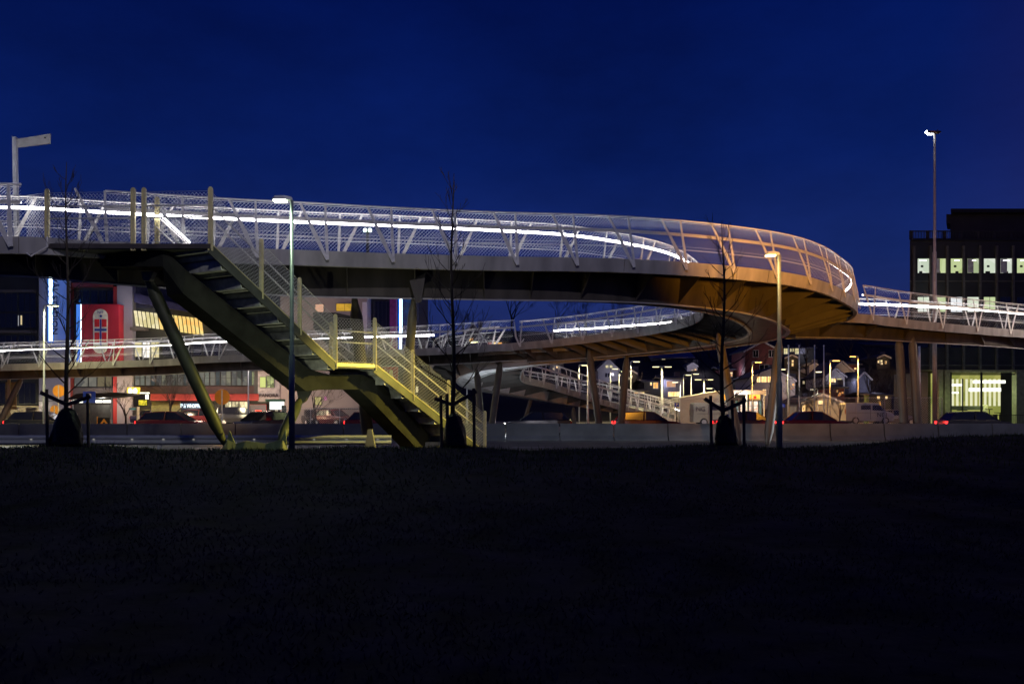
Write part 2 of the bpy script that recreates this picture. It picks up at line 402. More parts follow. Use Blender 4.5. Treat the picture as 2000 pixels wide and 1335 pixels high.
def bridge(root, OK, IK, n=8, boxm=None, wingm=None, fas=.43, depth=None, bx=(.40,.64), ribs=True, rib_sp=2.0, mats=None, ribfac=1.0, soffit_joints=True):
    """OK, IK: keyframes (x,y,z) of the two deck edges; depth: per key box depth"""
    K = [list(o)+list(i)+[d] for o, i, d in zip(OK, IK, depth)]
    Q = catmull(K, n)
    O = [Vector(q[0:3]) for q in Q]; I = [Vector(q[3:6]) for q in Q]; D = [q[6] for q in Q]
    nv = []
    for o_, i_ in zip(O, I):
        v = i_-o_; v.z = 0; nv.append(v.normalized())
    def sec(k, t, dz):  # t fraction across, dz below
        p = O[k].lerp(I[k], t); return p + Vector((0,0,dz))
    R = range(len(O))
    m = MB(); m.loft([[sec(k,.03,-.02), sec(k,.97,-.02), sec(k,.97,-.26), sec(k,.03,-.26)] for k in R]); build('deck', m, wingm or M_deck, root, world=True)
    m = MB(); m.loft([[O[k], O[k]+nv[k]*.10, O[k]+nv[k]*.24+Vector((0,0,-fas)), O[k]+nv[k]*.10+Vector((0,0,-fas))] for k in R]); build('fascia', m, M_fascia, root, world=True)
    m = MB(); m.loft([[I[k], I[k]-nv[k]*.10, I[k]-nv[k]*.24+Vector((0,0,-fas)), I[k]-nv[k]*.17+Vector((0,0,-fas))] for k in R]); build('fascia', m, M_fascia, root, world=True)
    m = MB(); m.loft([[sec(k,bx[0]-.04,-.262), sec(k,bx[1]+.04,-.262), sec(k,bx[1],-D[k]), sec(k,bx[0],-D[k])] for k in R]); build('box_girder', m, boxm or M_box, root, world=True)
    m = MB()
    m.loft([[sec(k,bx[0]-.012,-D[k]-.003), sec(k,bx[0]+.012,-D[k]-.003), sec(k,bx[0]+.012,-D[k]-.05), sec(k,bx[0]-.012,-D[k]-.05)] for k in R])
    m.loft([[sec(k,bx[1]-.012,-D[k]-.003), sec(k,bx[1]+.012,-D[k]-.003), sec(k,bx[1]+.012,-D[k]-.05), sec(k,bx[1]-.012,-D[k]-.05)] for k in R])
    build('girder_flange', m, M_fascia, root, world=True)
    lo = Line(O, nv); li = Line(I, [-v for v in nv])
    for ln in (lo, li):
        d = 3.1
        while d < ln.L-1:
            m = MB(); m.beam(ln.at(d, -.012, -.004), ln.at(d, -fas+.01, .10), .016, .012, up=(ln.at(d+.1)-ln.at(d-.1))); build('panel_joint', m, M_soff, root, world=True); d += 5.8
    if ribs:
        sO = lo.s; nxt = 1.0
        for k in R:
            if sO[k] >= nxt:
                nxt += rib_sp
                for a, bb, s_ in ((0., bx[0], 1), (1., bx[1], -1)):
                    w = (I[k]-O[k]).length; e_ = .22/w
                    t0 = e_ if s_ > 0 else 1-e_
                    tdir = nv[k].cross(Vector((0,0,1)))*.018
                    poly = [sec(k,t0,-.262), sec(k,t0,-fas+.02), sec(k,bb,-D[k]*.98), sec(k,bb-(.03*s_),-.262)]
                    m = MB(); m.prism([p-tdir/2 for p in poly], tdir); build('rib', m, M_soff, root, world=True)
    return lo, li

def leg(root, a, b, r, name='column', mat_=None, flat=True):
    m = MB(); a = Vector(a); b = Vector(b)
    m.tube([a, a.lerp(b,.04), a.lerp(b,.12), a.lerp(b,.88), a.lerp(b,.96), b], [r*.45, r*.55, r, r, r*.6, r*.5], 14)
    return build(name, m, mat_ or M_col, root, world=True, smooth=True)

# ------------------------------------------------------------------ main curved bridge
def K(px, py, z): # deck edge key from picture + height above eye
    Y = z*F/(CY-py); return (X_(px, Y), Y, H+z)
OK = [(-27.5,23.4,H+4.3), (-19.5,23.0,H+4.42), K(0,461,4.5), K(200,471,4.52), K(430,482,4.56), K(600,488,4.60), K(760,494,4.66), K(970,500,4.75),
      K(1160,503,4.84), K(1300,509,4.88), K(1420,518,4.88), K(1540,532,4.85), K(1610,549,4.78), K(1652,569,4.72), K(1678,590,4.66),
      (16.0,42.5,H+4.62), (15.8,46.2,H+4.58), (14.2,50.4,H+4.52), (11.2,54.0,H+4.42), (7.0,56.8,H+4.3), (2.6,58.4,H+4.15)]
def KI(px, py, z): # inner handrail light seen in picture at height z over eye -> deck edge
    Y = z*F/(CY-py); return (X_(px, Y), Y+.22, H+z-1.0)
IK = [(-27.5,27.4,H+4.9), (-20.6,27.0,H+5.0), KI(0,403,6.05), KI(200,413,6.05), KI(430,425,6.05), KI(600,433,6.06), KI(760,439,6.08), KI(970,449,6.14),
      KI(1100,457,6.2), KI(1200,471,6.2), KI(1290,490,6.16), (7.3,37.6,H+5.1), (8.35,40.2,H+4.98), (8.9,42.4,H+4.85), (8.98,44.0,H+4.75),
      (8.8,45.6,H+4.68), (8.35,47.2,H+4.62), (7.1,50.2,H+4.56), (5.0,52.3,H+4.42), (2.6,53.4,H+4.22), (0.0,53.9,H+4.02)]
DP = [1.0,1.0,1.0,1.12,1.25,1.33,1.33,1.33,1.33,1.3,1.28,1.25,1.2,1.15,1.1,1.1,1.1,1.1,1.1,1.1,1.1]
main = thing('curved_footbridge', 'long curved grey footbridge deck sweeping across the picture and looping back, with white lit railings', 'footbridge', (0,26,0))
lo, li = bridge(main, OK, IK, depth=DP)
def near_d(ln, px):
    best = None
    for d in range(0, int(ln.L*4)):
        p = ln.at(d/4); q = CX+F*p.x/p.y
        if best is None or abs(q-px) < best[0]: best = (abs(q-px), d/4)
    return best[1]
d55 = near_d(lo, 42); d178 = near_d(lo, 200)
railing(main, lo, .2, d55, 1, lbl='o', start=(d55-.2-.25) % 1.95)
railing(main, lo, d178, lo.L-.3, 1, start=.05, wire=.105, wr=.0055, thick=.8)
railing(main, li, .2, li.L-.3, -1, start=.5, hgt=1.30, wire=.13, wr=.0045, led_h=.06, thick=.8)

# junction spur towards the left (approach bridge), right branch and descending ramp
left = thing('approach_footbridge', 'far footbridge deck running low across the building fronts on the left', 'footbridge', (-20,58,0))
Lo = [(-52,58.6,H+2.6), K(-60,713,2.85), K(0,711,2.92), K(300,702,3.2), K(400,695,3.38), K(600,689,3.58), K(820,680,3.72), K(900,676,3.82), K(960,672,3.92), (0.0,53.9,H+4.02)]
Li = [(-52,61.6,H+2.75), (-36.5,61.2,H+2.95), K(0,677,3.0+1.2)[:2]+(H+3.05,), (-23.8,60.2,H+3.32), (-20.2,59.8,H+3.5), (-13.2,59.4,H+3.72), (-5.9,59.0,H+3.86), (-3.2,58.9,H+3.95), (-1.0,58.8,H+4.02), (2.6,58.4,H+4.15)]
Li[2] = (-33.6,61.0,H+3.08)
l1, l2 = bridge(left, Lo, Li, depth=[.95]*10, rib_sp=2.6)
railing(left, l1, .1, l1.L, -1, start=.6, spacing=2.4, wire=.16, wr=.0028, thick=.62, hgt=1.4)
railing(left, l2, .1, near_d(l2, 848), 1, start=.6, spacing=2.4, wire=.2, wr=.0028, thick=.62, hgt=1.3, led_h=.085, led_off=.04, symmetric=True)
def seg_v(root, tops, bot, Y, r, bz=0.0):
    for (px, py), b_ in zip(tops, bot):
        leg(root, (X_(px, Y), Y+.8, Z_(py, Y)), (X_(b_, Y), Y, bz), r)
right = thing('east_footbridge', 'footbridge branch leaving the curved bridge to the right past the office block', 'footbridge', (25,45,0))
Ro = [(14.6,42.4,H+4.62), K(1690,613,4.60), K(1737,619,4.58), K(1800,626.5,4.52), K(1900,636,4.46), K(2000,644,4.42), (36,51.8,H+4.3), (46,56,H+4.1)]
Ri = [(13.6,48.2,H+4.70), (16.6,48.0,H+4.70), (18.6,48.2,H+4.70), (21.6,48.9,H+4.68), (26.6,50.4,H+4.62), (31.0,52.6,H+4.55), (37,55.5,H+4.4), (46,60,H+4.2)]
r1, r2 = bridge(right, Ro, Ri, depth=[1.0]*8, rib_sp=2.6, bx=(.42,.60))
railing(right, r1, near_d(r1,1690), r1.L, 1, start=.5, spacing=2.9, wire=.13, wr=.0026, thick=.75, symmetric=True, hgt=1.42)
railing(right, r2, near_d(r2,1640), r2.L, -1, start=.5, spacing=2.6, wire=.2, wr=.0026, thick=.7, symmetric=True, led_h=.085, hgt=1.25)
ramp = thing('spiral_ramp', 'lower footbridge ramp curling back under the deck and descending to the ground behind the road', 'ramp', (0,62,0))
Co = [(6.5,54.3,H+4.28), (2.6,54.6,H+4.0), (-1.2,55.2,H+3.82), (-4.2,57.0,H+3.6), (-5.6,60.4,H+3.15), (-4.8,64.6,H+2.6), (-1.6,68.4,H+2.1), (3.0,72.4,H+1.5), (9.0,78.5,H+.7), (16.0,87.0,H-.5), (20.5,93.0,H-1.25)]
Ci = [(6.8,58.2,H+4.2), (3.4,58.4,H+3.9), (1.4,58.4,H+3.35), (.9,58.8,H+2.95), (.75,60.0,H+2.55), (1.1,61.8,H+2.25), (2.6,63.9,H+1.95), (5.6,68.3,H+1.2), (9.4,74.2,H+.30), (15.0,83.0,H-.85), (17.6,87.6,H-1.38)]
c1, c2 = bridge(ramp, Co, Ci, depth=[1.0,1.0,1.0,1.0,1.0,1.0,.95,.9,.8,.6,.4], rib_sp=2.4, bx=(.30,.50), boxm=mat('soffit_painted_lit', (.60,.58,.60), .6, 0, .08, 1), wingm=M_black)  # soffit coloured pale as if lit, deck black as if shaded
railing(ramp, c2, 6.0, c2.L, -1, start=.3, spacing=1.7, wire=.2, wr=.003, led_h=.09, hgt=1.5, thick=.9)
railing(ramp, c1, 7.5, c1.L, 1, led=False, start=.3, spacing=2.2, wire=.2, wr=.004, hgt=1.3)
for k in range(2, 60):
    d = k*1.2
    if d > min(c1.L, c2.L)-1: break
    f_ = d/c1.L; a = c1.at(d); b_ = c2.at(f_*c2.L); dz = 1.02 if f_ < .55 else 1.02-(f_-.55)*1.25
    p = a.lerp(b_, .31)+Vector((0,0,-dz)); q_ = a.lerp(b_, .49)+Vector((0,0,-dz)); m = MB(); m.beam(p, q_, .03, .012); build('soffit_joint', m, M_black, ramp, world=True)
# columns
leg(main, (X_(809,28.2),28.2,Z_(575,28.2)), (X_(784,31.6),31.6,0), .15, 'column')
m = MB(); m.prism([P(800,548,27.6), P(832,532,27.6), P(822,590,27.6), P(812,590,27.6)], (0,.12,0)); build('column_bracket', m, M_box, main, world=True)
leg(main, (X_(692,28.6),28.6,Z_(578,28.6)), (X_(722,30.8),30.8,.0), .20, 'column')
seg_v(main, [(1411,648),(1534,655)], (1443,1499), 39.5, .20)
main_b = (X_(1447,39.5), 39.5, 0)
seg_v(main, [(1152,680),(1228,690)], (1173,1211), 53.2, .21)
seg_v(main, [(978,700),(930,720)], (958,942), 55.5, .21)
seg_v(left, [(30,735),(-60,735)], (-10,-20), 59.5, .20)
for px in (1757, 1783):
    leg(right, (X_(px-2,47),47,Z_(652,47)), (X_(px+4,47),46.6,0), .22)
m = MB(); m.prism([P(1742,642,47), P(1768,642,47), P(1762,664,47), P(1748,664,47)], (0,.5,0)); build('column_head', m, M_box, right, world=True)
for px, py, qx, qy in ((1040,770,1020,840), (1120,795,1122,840)):
    leg(ramp, (X_(px,70),70,Z_(py,70)), (X_(qx,70),70,.12), .16)
# broad soffit plate that joins the decks at the fork
m = MB()
poly = [(-1.0,54.6,0),(2.0,54.4,0),(9.6,53.0,0),(9.0,55.6,0),(2.6,58.0,0),(-3.2,58.4,0)]
zz = [H+3.7,H+3.85,H+4.2,H+4.2,H+3.85,H+3.65]
m.prism([Vector((p[0],p[1],z-.14)) for p, z in zip(poly, zz)], (0,0,.10)); build('soffit_plate', m, M_soff, main, world=True)

# ------------------------------------------------------------------ staircase
st = thing('steel_staircase', 'open steel staircase with wire mesh sides climbing from the lawn edge to the footbridge landing', 'staircase', (-4.5,27,0))
A0 = Vector((X_(88,23.6), 23.6, Z_(470,23.6))); A1 = Vector((X_(411,22.7), 22.7, Z_(478,22.7)))
A1.z = H+4.18; A0.z = H+4.35
B0 = Vector((X_(655,26.6), 26.6, H+1.37)); B1 = Vector((X_(732,27.6), 27.6, H+1.37)); G = Vector((X_(950,31.6), 31.6, 0.0))
M_yellow_lit = mat('yellow_lit_flange', (.72,.64,.34), .45, .3, .15, 5)  # yellow lamp light put into the steel colour
def perp(a, b):
    t = (b-a); t.z = 0; t.normalize(); return Vector((-abs(t.y), abs(t.x), 0)) if t.x > 0 else Vector((t.y, -t.x, 0))
wid = 2.1
def flight(a, b, steps):
    n = perp(a, b); t = b-a
    run = Vector((t.x, t.y, 0))
    m = MB(); m.beam(a+Vector((0,0,-.10)), b+Vector((0,0,-.10)), .03, .26); build('stringer', m, M_stair, st, world=True)
    m = MB(); m.beam(a+Vector((0,0,.035)), b+Vector((0,0,.035)), .07, .014); build('stringer_flange', m, M_yellow_lit, st, world=True)
    m = MB(); m.beam(a+n*wid+Vector((0,0,-.10)), b+n*wid+Vector((0,0,-.10)), .03, .26); build('stringer', m, M_stair, st, world=True)
    for i in range(steps):
        p = a + t*((i+.5)/steps); q = p - Vector((0,0,.04)); ru = run/steps
        m = MB()
        r0 = q - ru*.55 + n*.03; r1 = q + ru*.55 + n*.03
        m.prism([r0, r1, r1+Vector((0,0,-.035)), r0+Vector((0,0,-.035))], n*(wid-.06))
        m.prism([r0+Vector((0,0,-.035)), r0+ru.normalized()*.02+Vector((0,0,-.035)), r0+ru.normalized()*.02+Vector((0,0,.13)), r0+Vector((0,0,.13))], n*(wid-.06))
        build('step', m, M_step, st, world=True)
    ns = 7
    for i in range(ns):
        p = a + t*((i+.5)/ns) - Vector((0,0,.09)); ru = run/ns; m = MB(); e_ = ru.normalized()
        m.prism([p+n*.05, p+n*.05+e_*.03, p+n*.05+e_*.09+Vector((0,0,-.29)), p+n*.05+e_*.06+Vector((0,0,-.29))], n*(wid-.1))
        m.prism([p+n*.05+e_*.09+Vector((0,0,-.265)), p+n*.05+e_*.30+Vector((0,0,-.265)), p+n*.05+e_*.30+Vector((0,0,-.29)), p+n*.05+e_*.09+Vector((0,0,-.29))], n*(wid-.1))
        build('soffit_panel', m, M_step, st, world=True)
    return n
n1 = flight(A1, B0, 17); n2 = flight(B1, G, 18)
# landings
def slab(pts, th, name, m_):
    m = MB(); m.prism([p+Vector((0,0,-th)) for p in pts], (0,0,th)); build(name, m, m_, st, world=True)
dA = Vector((.04, 1, 0))
slab([A0, A1, A1+Vector((-1.75,1.35,.0)), A1+Vector((-3.0,2.0,.1)), A0+Vector((.4,1.2,.05))], .12, 'top_landing', M_stair)
slab([B0, B1, B1+n2*wid, B0+n1*wid], .12, 'mid_landing', M_stair)
m = MB(); m.beam(A0+Vector((0,-.02,-.04)), A1+Vector((0,-.02,-.04)), .05, .12); build('landing_edge', m, M_box, st, world=True)
m = MB(); m.beam(B0+Vector((0,0,-.02)), B1+Vector((0,0,-.02)), .05, .10); build('landing_edge', m, M_yellow_lit, st, world=True)
# box spine beam beneath, wide and facetted
def spine(a, b, w, d, name='spine_beam'):
    m = MB(); m.beam(a, b, w, d); build(name, m, M_stair, st, world=True)
c0 = P(262,512,24.0); c1 = P(335,505,23.6); c2_ = P(592,738,27.0); c3 = P(690,738,28.0); c4 = P(850,880,31.4)
m = MB()
def rect_ring(p, w, h, dirv):
    dirv = Vector(dirv).normalized(); s_ = dirv.cross(Vector((0,0,1))).normalized()
    return [p - s_*w/2 + Vector((0,0,h/2)), p + s_*w/2 + Vector((0,0,h/2)), p + s_*w*.38 - Vector((0,0,h/2)), p - s_*w*.38 - Vector((0,0,h/2))]
dd = Vector((.55,.8,0))
m.loft([rect_ring(P(205,507,24.6), .8, .46, (1,.1,0)), rect_ring(P(318,507,23.5), .85, .46, (1,.4,0)), rect_ring(P(342,552,23.6), .9, .62, dd), rect_ring(P(582,742,26.9), .9, .66, dd),
        rect_ring(P(618,746,27.4), .95, .46, dd), rect_ring(P(685,746,28.2), .95, .46, dd), rect_ring(P(718,768,28.5), .9, .75, dd), rect_ring(P(820,872,31.0), .9, .85, dd)])
build('spine_beam', m, mat('spine_steel', (.026,.027,.022), .85, 0, .3, 2, spec=.1), st, world=True)
m = MB(); m.box((X_(815,31), 30.6, -.05), (X_(875,31), 32.4, .45)); build('stair_footing', m, M_conc, st, world=True)
# stair rail panels
def stair_panel(a, b, zt=1.42, posts=(0,1), wire=.105, name_post='post'):
    L = (b-a).length; t = b-a
    for k in posts:
        p = a + t*k; m = MB()
        m.box((p.x-.055, p.y-.03, p.z-.15), (p.x-.035, p.y+.05, p.z+zt)); m.box((p.x+.035, p.y-.03, p.z-.15), (p.x+.055, p.y+.05, p.z+zt))
        m.box((p.x-.035, p.y+.0, p.z-.15), (p.x+.035, p.y+.02, p.z+zt)); m.disc((p.x, p.y+.01, p.z+zt), .055, (0,1,0), .04, 12)
        build(name_post, m, M_yellow_lit, st, world=True)
    b_ = MB()
    nw = int(L/wire)
    hz = zt-.15
    for i in range(-int(hz/wire)-1, nw+1):
        for s_ in (1, -1):
            d0 = i*wire; d1 = d0+hz
            z0, z1 = (0, hz) if s_ > 0 else (hz, 0)
            e0 = max(d0, 0); e1 = min(d1, L)
            if e1-e0 < .03: continue
            za = z0+(z1-z0)*(e0-d0)/hz; zb = z0+(z1-z0)*(e1-d0)/hz
            b_.tube([a+t*(e0/L)+Vector((0,0,.06+za)), a+t*(e1/L)+Vector((0,0,.06+zb))], .0055, 3, cap=False)
    b_.tube([a+Vector((0,0,zt-.06)), b+Vector((0,0,zt-.06))], .006, 4); b_.tube([a+Vector((0,0,.07)), b+Vector((0,0,.07))], .008, 4)
    build('wire_mesh', b_, M_wire, st, world=True)
def handrail(a, b, hs=(.98,.66), off=(0,.08,0), ext=.0):
    m = MB(); o_ = Vector(off)
    for h in hs: m.tube([a+o_+Vector((0,0,h)), b+o_+Vector((0,0,h))], .022, 8)
    build('handrail', m, M_rail, st, world=True, smooth=True)
Am = A0.lerp(A1, (263-88)/(411-88)); Am2 = A0.lerp(A1, (284-88)/(411-88)); 
A0b = Vector((X_(92,23.6), 23.6, A0.z))
stair_panel(A0b, Am); stair_panel(Am2, A1); handrail(A0b, Am, (1.02,.70)); handrail(Am2, A1, (1.02,.72))
stair_panel(A1, B0, posts=(.37,.68)); handrail(A1, B0)
stair_panel(B0, B1); handrail(B0, B1, (1.0,.66))
stair_panel(B1, G, posts=(.31,.63,.985)); handrail(B1, G)
# far-side panels
F1a, F1b = A1+n1*wid, B0+n1*wid; F2a, F2b = B1+n2*wid, G+n2*wid
stair_panel(F1a, F1b, posts=(0,.5,1), wire=.14); handrail(F1a, F1b, off=(0,-.08,0)); stair_panel(F2a, F2b, posts=(0,.5,1), wire=.14); handrail(F2a, F2b, off=(0,-.08,0))
m = MB(); p_ = F1a+Vector((.15,-.1,.95)); q_ = p_ + (B0-A1)*.20
m.beam(p_+Vector((-.35,0,0)), p_, .025, .03); m.beam(p_, q_, .025, .03); build('light_strip', m, M_led, st, world=True)
# side panel between bridge gap and landing
pA = Vector((X_(40,23.6), 23.9, A0.z)); stair_panel(A0b, pA, posts=(), wire=.1)
m = MB(); m.tube([P(52,494,23.3), P(60,500,23.3), P(92,482,23.4), P(92,462,23.4)], .02, 6); build('drain_pipe', m, M_rail, st, world=True)
m = MB(); m.prism([P(95,478,24.2), P(262,482,24.2), P(262,492,24.2), P(200,506,24.2), P(150,492,24.2)], (0,.3,0)); build('landing_bracket', m, M_fascia, st, world=True)
# inclined props on a folded plinth
M_olive = mat('green_grey_paint', (.055,.062,.036), .5, .1, .2, 3)
Yb = 25.6
m = MB(); p0 = P(287,540,24.4); p1 = P(441,872,Yb)
m.tube([p0, p0.lerp(p1,.05), p0.lerp(p1,.10), p0.lerp(p1,.86), p0.lerp(p1,.95), p1], [.09,.12,.175,.175,.10,.05], 16); build('prop', m, M_olive, st, world=True, smooth=True)
m = MB(); p0 = P(588,776,27.6); p1 = P(545,864,Yb)
m.tube([p0, p0.lerp(p1,.12), p0.lerp(p1,.3), p0.lerp(p1,.8), p1], [.06,.11,.17,.15,.05], 14); build('prop', m, M_olive, st, world=True, smooth=True)
m = MB(); m.prism([P(578,752,27.4), P(612,752,27.4), P(596,782,27.4), P(584,790,27.4)], (0,.25,0)); build('prop_bracket', m, M_stair, st, world=True); m = MB(); m.prism([P(275,530,24.2), P(300,530,24.2), P(292,548,24.2), P(280,548,24.2)], (0,.25,0)); build('prop_bracket', m, M_stair, st, world=True)
m = MB()
pts = [(428,884),(444,858),(462,866),(480,861),(500,863),(520,866),(536,862),(552,857),(566,884)]
front = [P(a,b,Yb-.35) for a, b in pts]; back = [P(a,b-1,Yb+.5) for a, b in pts]
for i in range(len(pts)-1):
    m.add([front[i], front[i+1], back[i+1], back[i]], [(0,1,2,3)])
low = [P(a, 905, Yb-.7) for a, b in pts]
for i in range(len(pts)-1): m.add([low[i], low[i+1], front[i+1], front[i]], [(0,1,2,3)])
m.prism([P(436,888,Yb-.4), P(448,840,Yb-.2), P(466,884,Yb-.4)], (0,.06,0)); m.prism([P(536,884,Yb-.4), P(558,838,Yb-.2), P(560,880,Yb-.4)], (0,.06,0))
build('folded_plinth', m, mat('plinth_paint', (.12,.14,.09), .6, 0, .3, 3), st, world=True)
# small orange-lit foot of the rear column
m = MB(); m.prism([P(712,876,28.5), P(718,838,28.5), P(726,838,28.5), P(733,876,28.5)], (0,.2,0)); build('column_shoe', m, M_conc, main, world=True)

# ------------------------------------------------------------------ guard rail and concrete barrier
gr = thing('guard_rail', 'grey steel guard rail with small reflectors along the near side of the road', 'guard rail', (-12,29,0))
yg = 29.0; xa, xb = X_(-120,yg), X_(765,yg); m = MB()
prof = [(0,.44),(-.03,.46),(-.085,.50),(-.085,.53),(-.03,.57),(-.02,.595),(-.03,.62),(-.085,.66),(-.085,.70),(-.03,.735),(0,.75)]
zo = -.02
m.loft([[Vector((xa, yg+a, b+zo)) for a, b in prof], [Vector((xb, yg+a, b+zo)) for a, b in prof]], closed=False)
build('rail_beam', m, mat('weathered_galvanised', (.42,.44,.48), .4, .15, .25, 4, stretch=(.3,3,3)), gr, world=True, smooth=False)
for px in (-90,310,620,742):
    m = MB(); x = X_(px, yg); m.box((x-.05, yg+.02, -.05), (x+.05, yg+.12, .70)); build('rail_post', m, M_galv, gr, world=True)
for px in (62,184,259,320,379,497,614,677,738):
    m = MB(); x = X_(px, yg); m.box((x-.03, yg-.06, .585), (x+.03, yg-.03, .605)); build('reflector', m, emit('reflector_glow', (1,.97,.85), .35), gr, world=True)  # reflected light given to the reflectors as a glow
for i in range(38):
    x0 = -52 + i*2.72; 
    m = MB(); pr = [(-.30,0),(-.30,.08),(-.17,.25),(-.11,.86),(.11,.86),(.17,.25),(.30,.08),(.30,0)]
    m.loft([[Vector((x0+.03, a, b)) for a, b in pr], [Vector((x0+2.69, a, b)) for a, b in pr]])
    o = build('concrete_barrier', m, M_conc); o.location = (0, 45.2, 0)
    mid = CX+F*(x0+1.36)/45.2
    if x0+2.7 < -27 or x0 > 27: 
        bpy.data.objects.remove(o); continue
    def where(px):
        if px < 160: return 'at the far left beyond the guard rail'
        if px < 430: return 'between the left tree and inclined prop'
        if px < 700: return 'behind the folded plinth and grey lamp post'
        if px < 960: return 'behind the foot of the staircase and middle tree'
        if px < 1380: return 'between the staircase foot and right tree'
        if px < 1540: return 'behind the right young tree and its lamp post'
        if px < 1780: return 'in front of the parked white van'
        return 'below the tall mast and office ground floor'
    tag(o, 'grey precast concrete barrier block %s' % where(mid), 'barrier', 'concrete barrier blocks in the median %s' % where(mid))

# ------------------------------------------------------------------ trees
def grow(mb, p, d, L, r, depth, rnd, spread=.55, up=.18, ratio=.72, kids=(2,3), minr=.004, segs=3):
    pts = [p]; rs = [r]; q = p; dd = d.copy()
    for k in range(segs):
        dd = (dd + Vector((rnd.gauss(0,.10), rnd.gauss(0,.10), rnd.gauss(0,.06)+up*.3))).normalized()
        q = q + dd*L/segs; pts.append(q); rs.append(max(minr, r*(1-.45*(k+1)/segs)))
    mb.tube(pts, rs, 5 if r > .02 else 3, cap=False)
    if depth <= 0: return
    n = rnd.randint(*kids)
    for k in range(n):
        t = .35+.65*rnd.random() if k else 1.0
        idx = min(segs, max(1, int(round(t*segs)))); b = pts[idx]
        ax = Vector((rnd.gauss(0,1), rnd.gauss(0,1), rnd.gauss(0,.4))).normalized()
        nd = (dd + ax*spread*(.6+.8*rnd.random()) + Vector((0,0,up))).normalized()
        grow(mb, b, nd, L*ratio*(.75+.5*rnd.random()), max(minr, rs[idx]*.68), depth-1, rnd, spread, up, ratio, kids, minr, segs)
def young_tree(px, top, label, seed, bagx, stakes, bag_top, lean=0, bag_w=50):
    Y = 20.0; base = Vector((X_(px,Y), Y, 0)); base.z = lawn_z(base.x, Y)
    t = thing('young_tree', label, 'tree', base, 'young staked trees along the lawn crest'); rnd = random.Random(seed)
    Ht = Z_(top, Y) - base.z
    m = MB(); pts = []; rs = []
    for k in range(15):
        u = k/14; pts.append(Vector((lean*u*u + .03*math.sin(u*9+seed), .02*math.sin(u*7), Ht*u))); rs.append(.050*(1-u)**.8+.006)
    m.tube(pts, rs, 8); build('trunk', m, M_bark, t, smooth=True)
    m = MB()
    for k in range(31):
        u = .18+.78*(k/31)**.9; i = int(u*14); b = pts[i].lerp(pts[min(14,i+1)], u*14-i)
        a = k*2.4+rnd.random(); L = (1.15 - .85*u)*(.7+.6*rnd.random())
        d = Vector((math.cos(a), math.sin(a)*.9, .55+.5*rnd.random())).normalized()
        grow(m, b, d, L*.75, .014*(1.15-u)+.005, 2, rnd, .38, .22, .66, (2,3), .0042)
    build('crown', m, M_twig, t)
    # stakes and bracing
    bx = X_(bagx, Y) - base.x
    sb = thing('tree_stakes', 'wooden stakes with a cross tie around the ' + label.split(' tree')[0] + ' tree', 'stakes', (base.x, Y-.1, base.z), 'stakes round the young trees')
    for sx, sy, st_ in stakes:
        m = MB(); x = X_(sx, Y-.1) - base.x; zt = Z_(sy, Y-.1)-base.z; m.tube([(x+.02,0,-.1),(x,0,zt)], .035, 8); build('stake', m, M_stake, sb)
    for (sx, sy, _), (ux, uy) in zip(stakes[:2], ((px, sy+22), (px, sy+22))):
        m = MB(); a = P(sx+(-12 if sx < px else 6), sy+6, Y-.15)-Vector(sb.location); b = P(ux, uy, Y-.15)-Vector(sb.location); m.beam(a, b, .03, .08, up=(0,0,1)); build('cross_tie', m, M_stake, sb)
    # black watering bag
    bag = MB(); rings = []; cx = X_(bagx, Y)-base.x; hb = Z_(bag_top, Y)-base.z; wv = bag_w/2*Y/F
    for k in range(13):
        u = k/12; w = wv*(1.0 - .10*u - .50*u**2.4)*(1 if u < .95 else .55); ring = []
        for q in range(22):
            a = 2*math.pi*q/22; fold = 1+.085*math.sin(a*5+seed+u*3)+.05*math.sin(a*11+u*8)
            ring.append(Vector((cx + (px-bagx)*Y/F*u*.55 + w*math.cos(a)*fold, .0+w*.8*math.sin(a)*fold, hb*u + .02*math.sin(q*2.1)*(1 if u>.9 else 0))))
        rings.append(ring)
    bag.loft(rings)
    o = build('watering_bag', bag, M_bag, smooth=True); o.location = base
    tag(o, 'black plastic watering bag slumped round the base of the ' + label.split(' tree')[0] + ' tree', 'bag', 'watering bags on the young trees')
young_tree(131, 316, 'leftmost bare young tree in front of the stadium sign', 3, 131, [(91,760,0),(171,768,0)], 797, bag_w=60)
young_tree(884, 338, 'middle bare young tree beside the foot of the staircase', 5, 889, [(861,772,0),(925,758,0),(873,768,0)], 808, bag_w=48)
young_tree(1412, 432, 'right bare young tree beside the yellow-lit lamp post', 8, 1418, [(1388,772,0),(1452,775,0),(1430,780,0)], 811, bag_w=44)

def bare_tree_proto(seed, Ht, depth=5, r=.16, minr=.012):
    t = bpy.data.objects.new('bare_tree', None); COL.objects.link(t); rnd = random.Random(seed)
    m = MB(); m.tube([(0,0,-.5),(0.05,0,Ht*.15),(0,.05,Ht*.3)], [r*1.2,r,r*.8], 8); build('trunk', m, M_twig, t)
    m = MB()
    for k in range(5): grow(m, Vector((0,.05*k,Ht*(.18+.03*k))), Vector((rnd.gauss(0,.5), rnd.gauss(0,.5), 1)).normalized(), Ht*.30, r*.6, depth, rnd, .55, .12, .74, (2,3), minr)
    build('crown', m, M_twig, t); return t
protos = [bare_tree_proto(11, 9), bare_tree_proto(23, 8), bare_tree_proto(31, 7)]
used = set()
def put_tree(k, px, py_base, Y, sc, label, group, z=None):
    global used
    o = protos[k]
    if k in used: o = copy_tree(o)
    used.add(k); o.location = (X_(px,Y), Y, (Z_(py_base,Y) if z is None else z)); o.scale = (sc,sc,sc); o.rotation_euler = (0,0,px*.7)
    tag(o, label, 'tree', group)
hz = lambda px, Y: hill_z(X_(px,Y), Y)-.2
G1 = 'bare trees on the hill skyline'
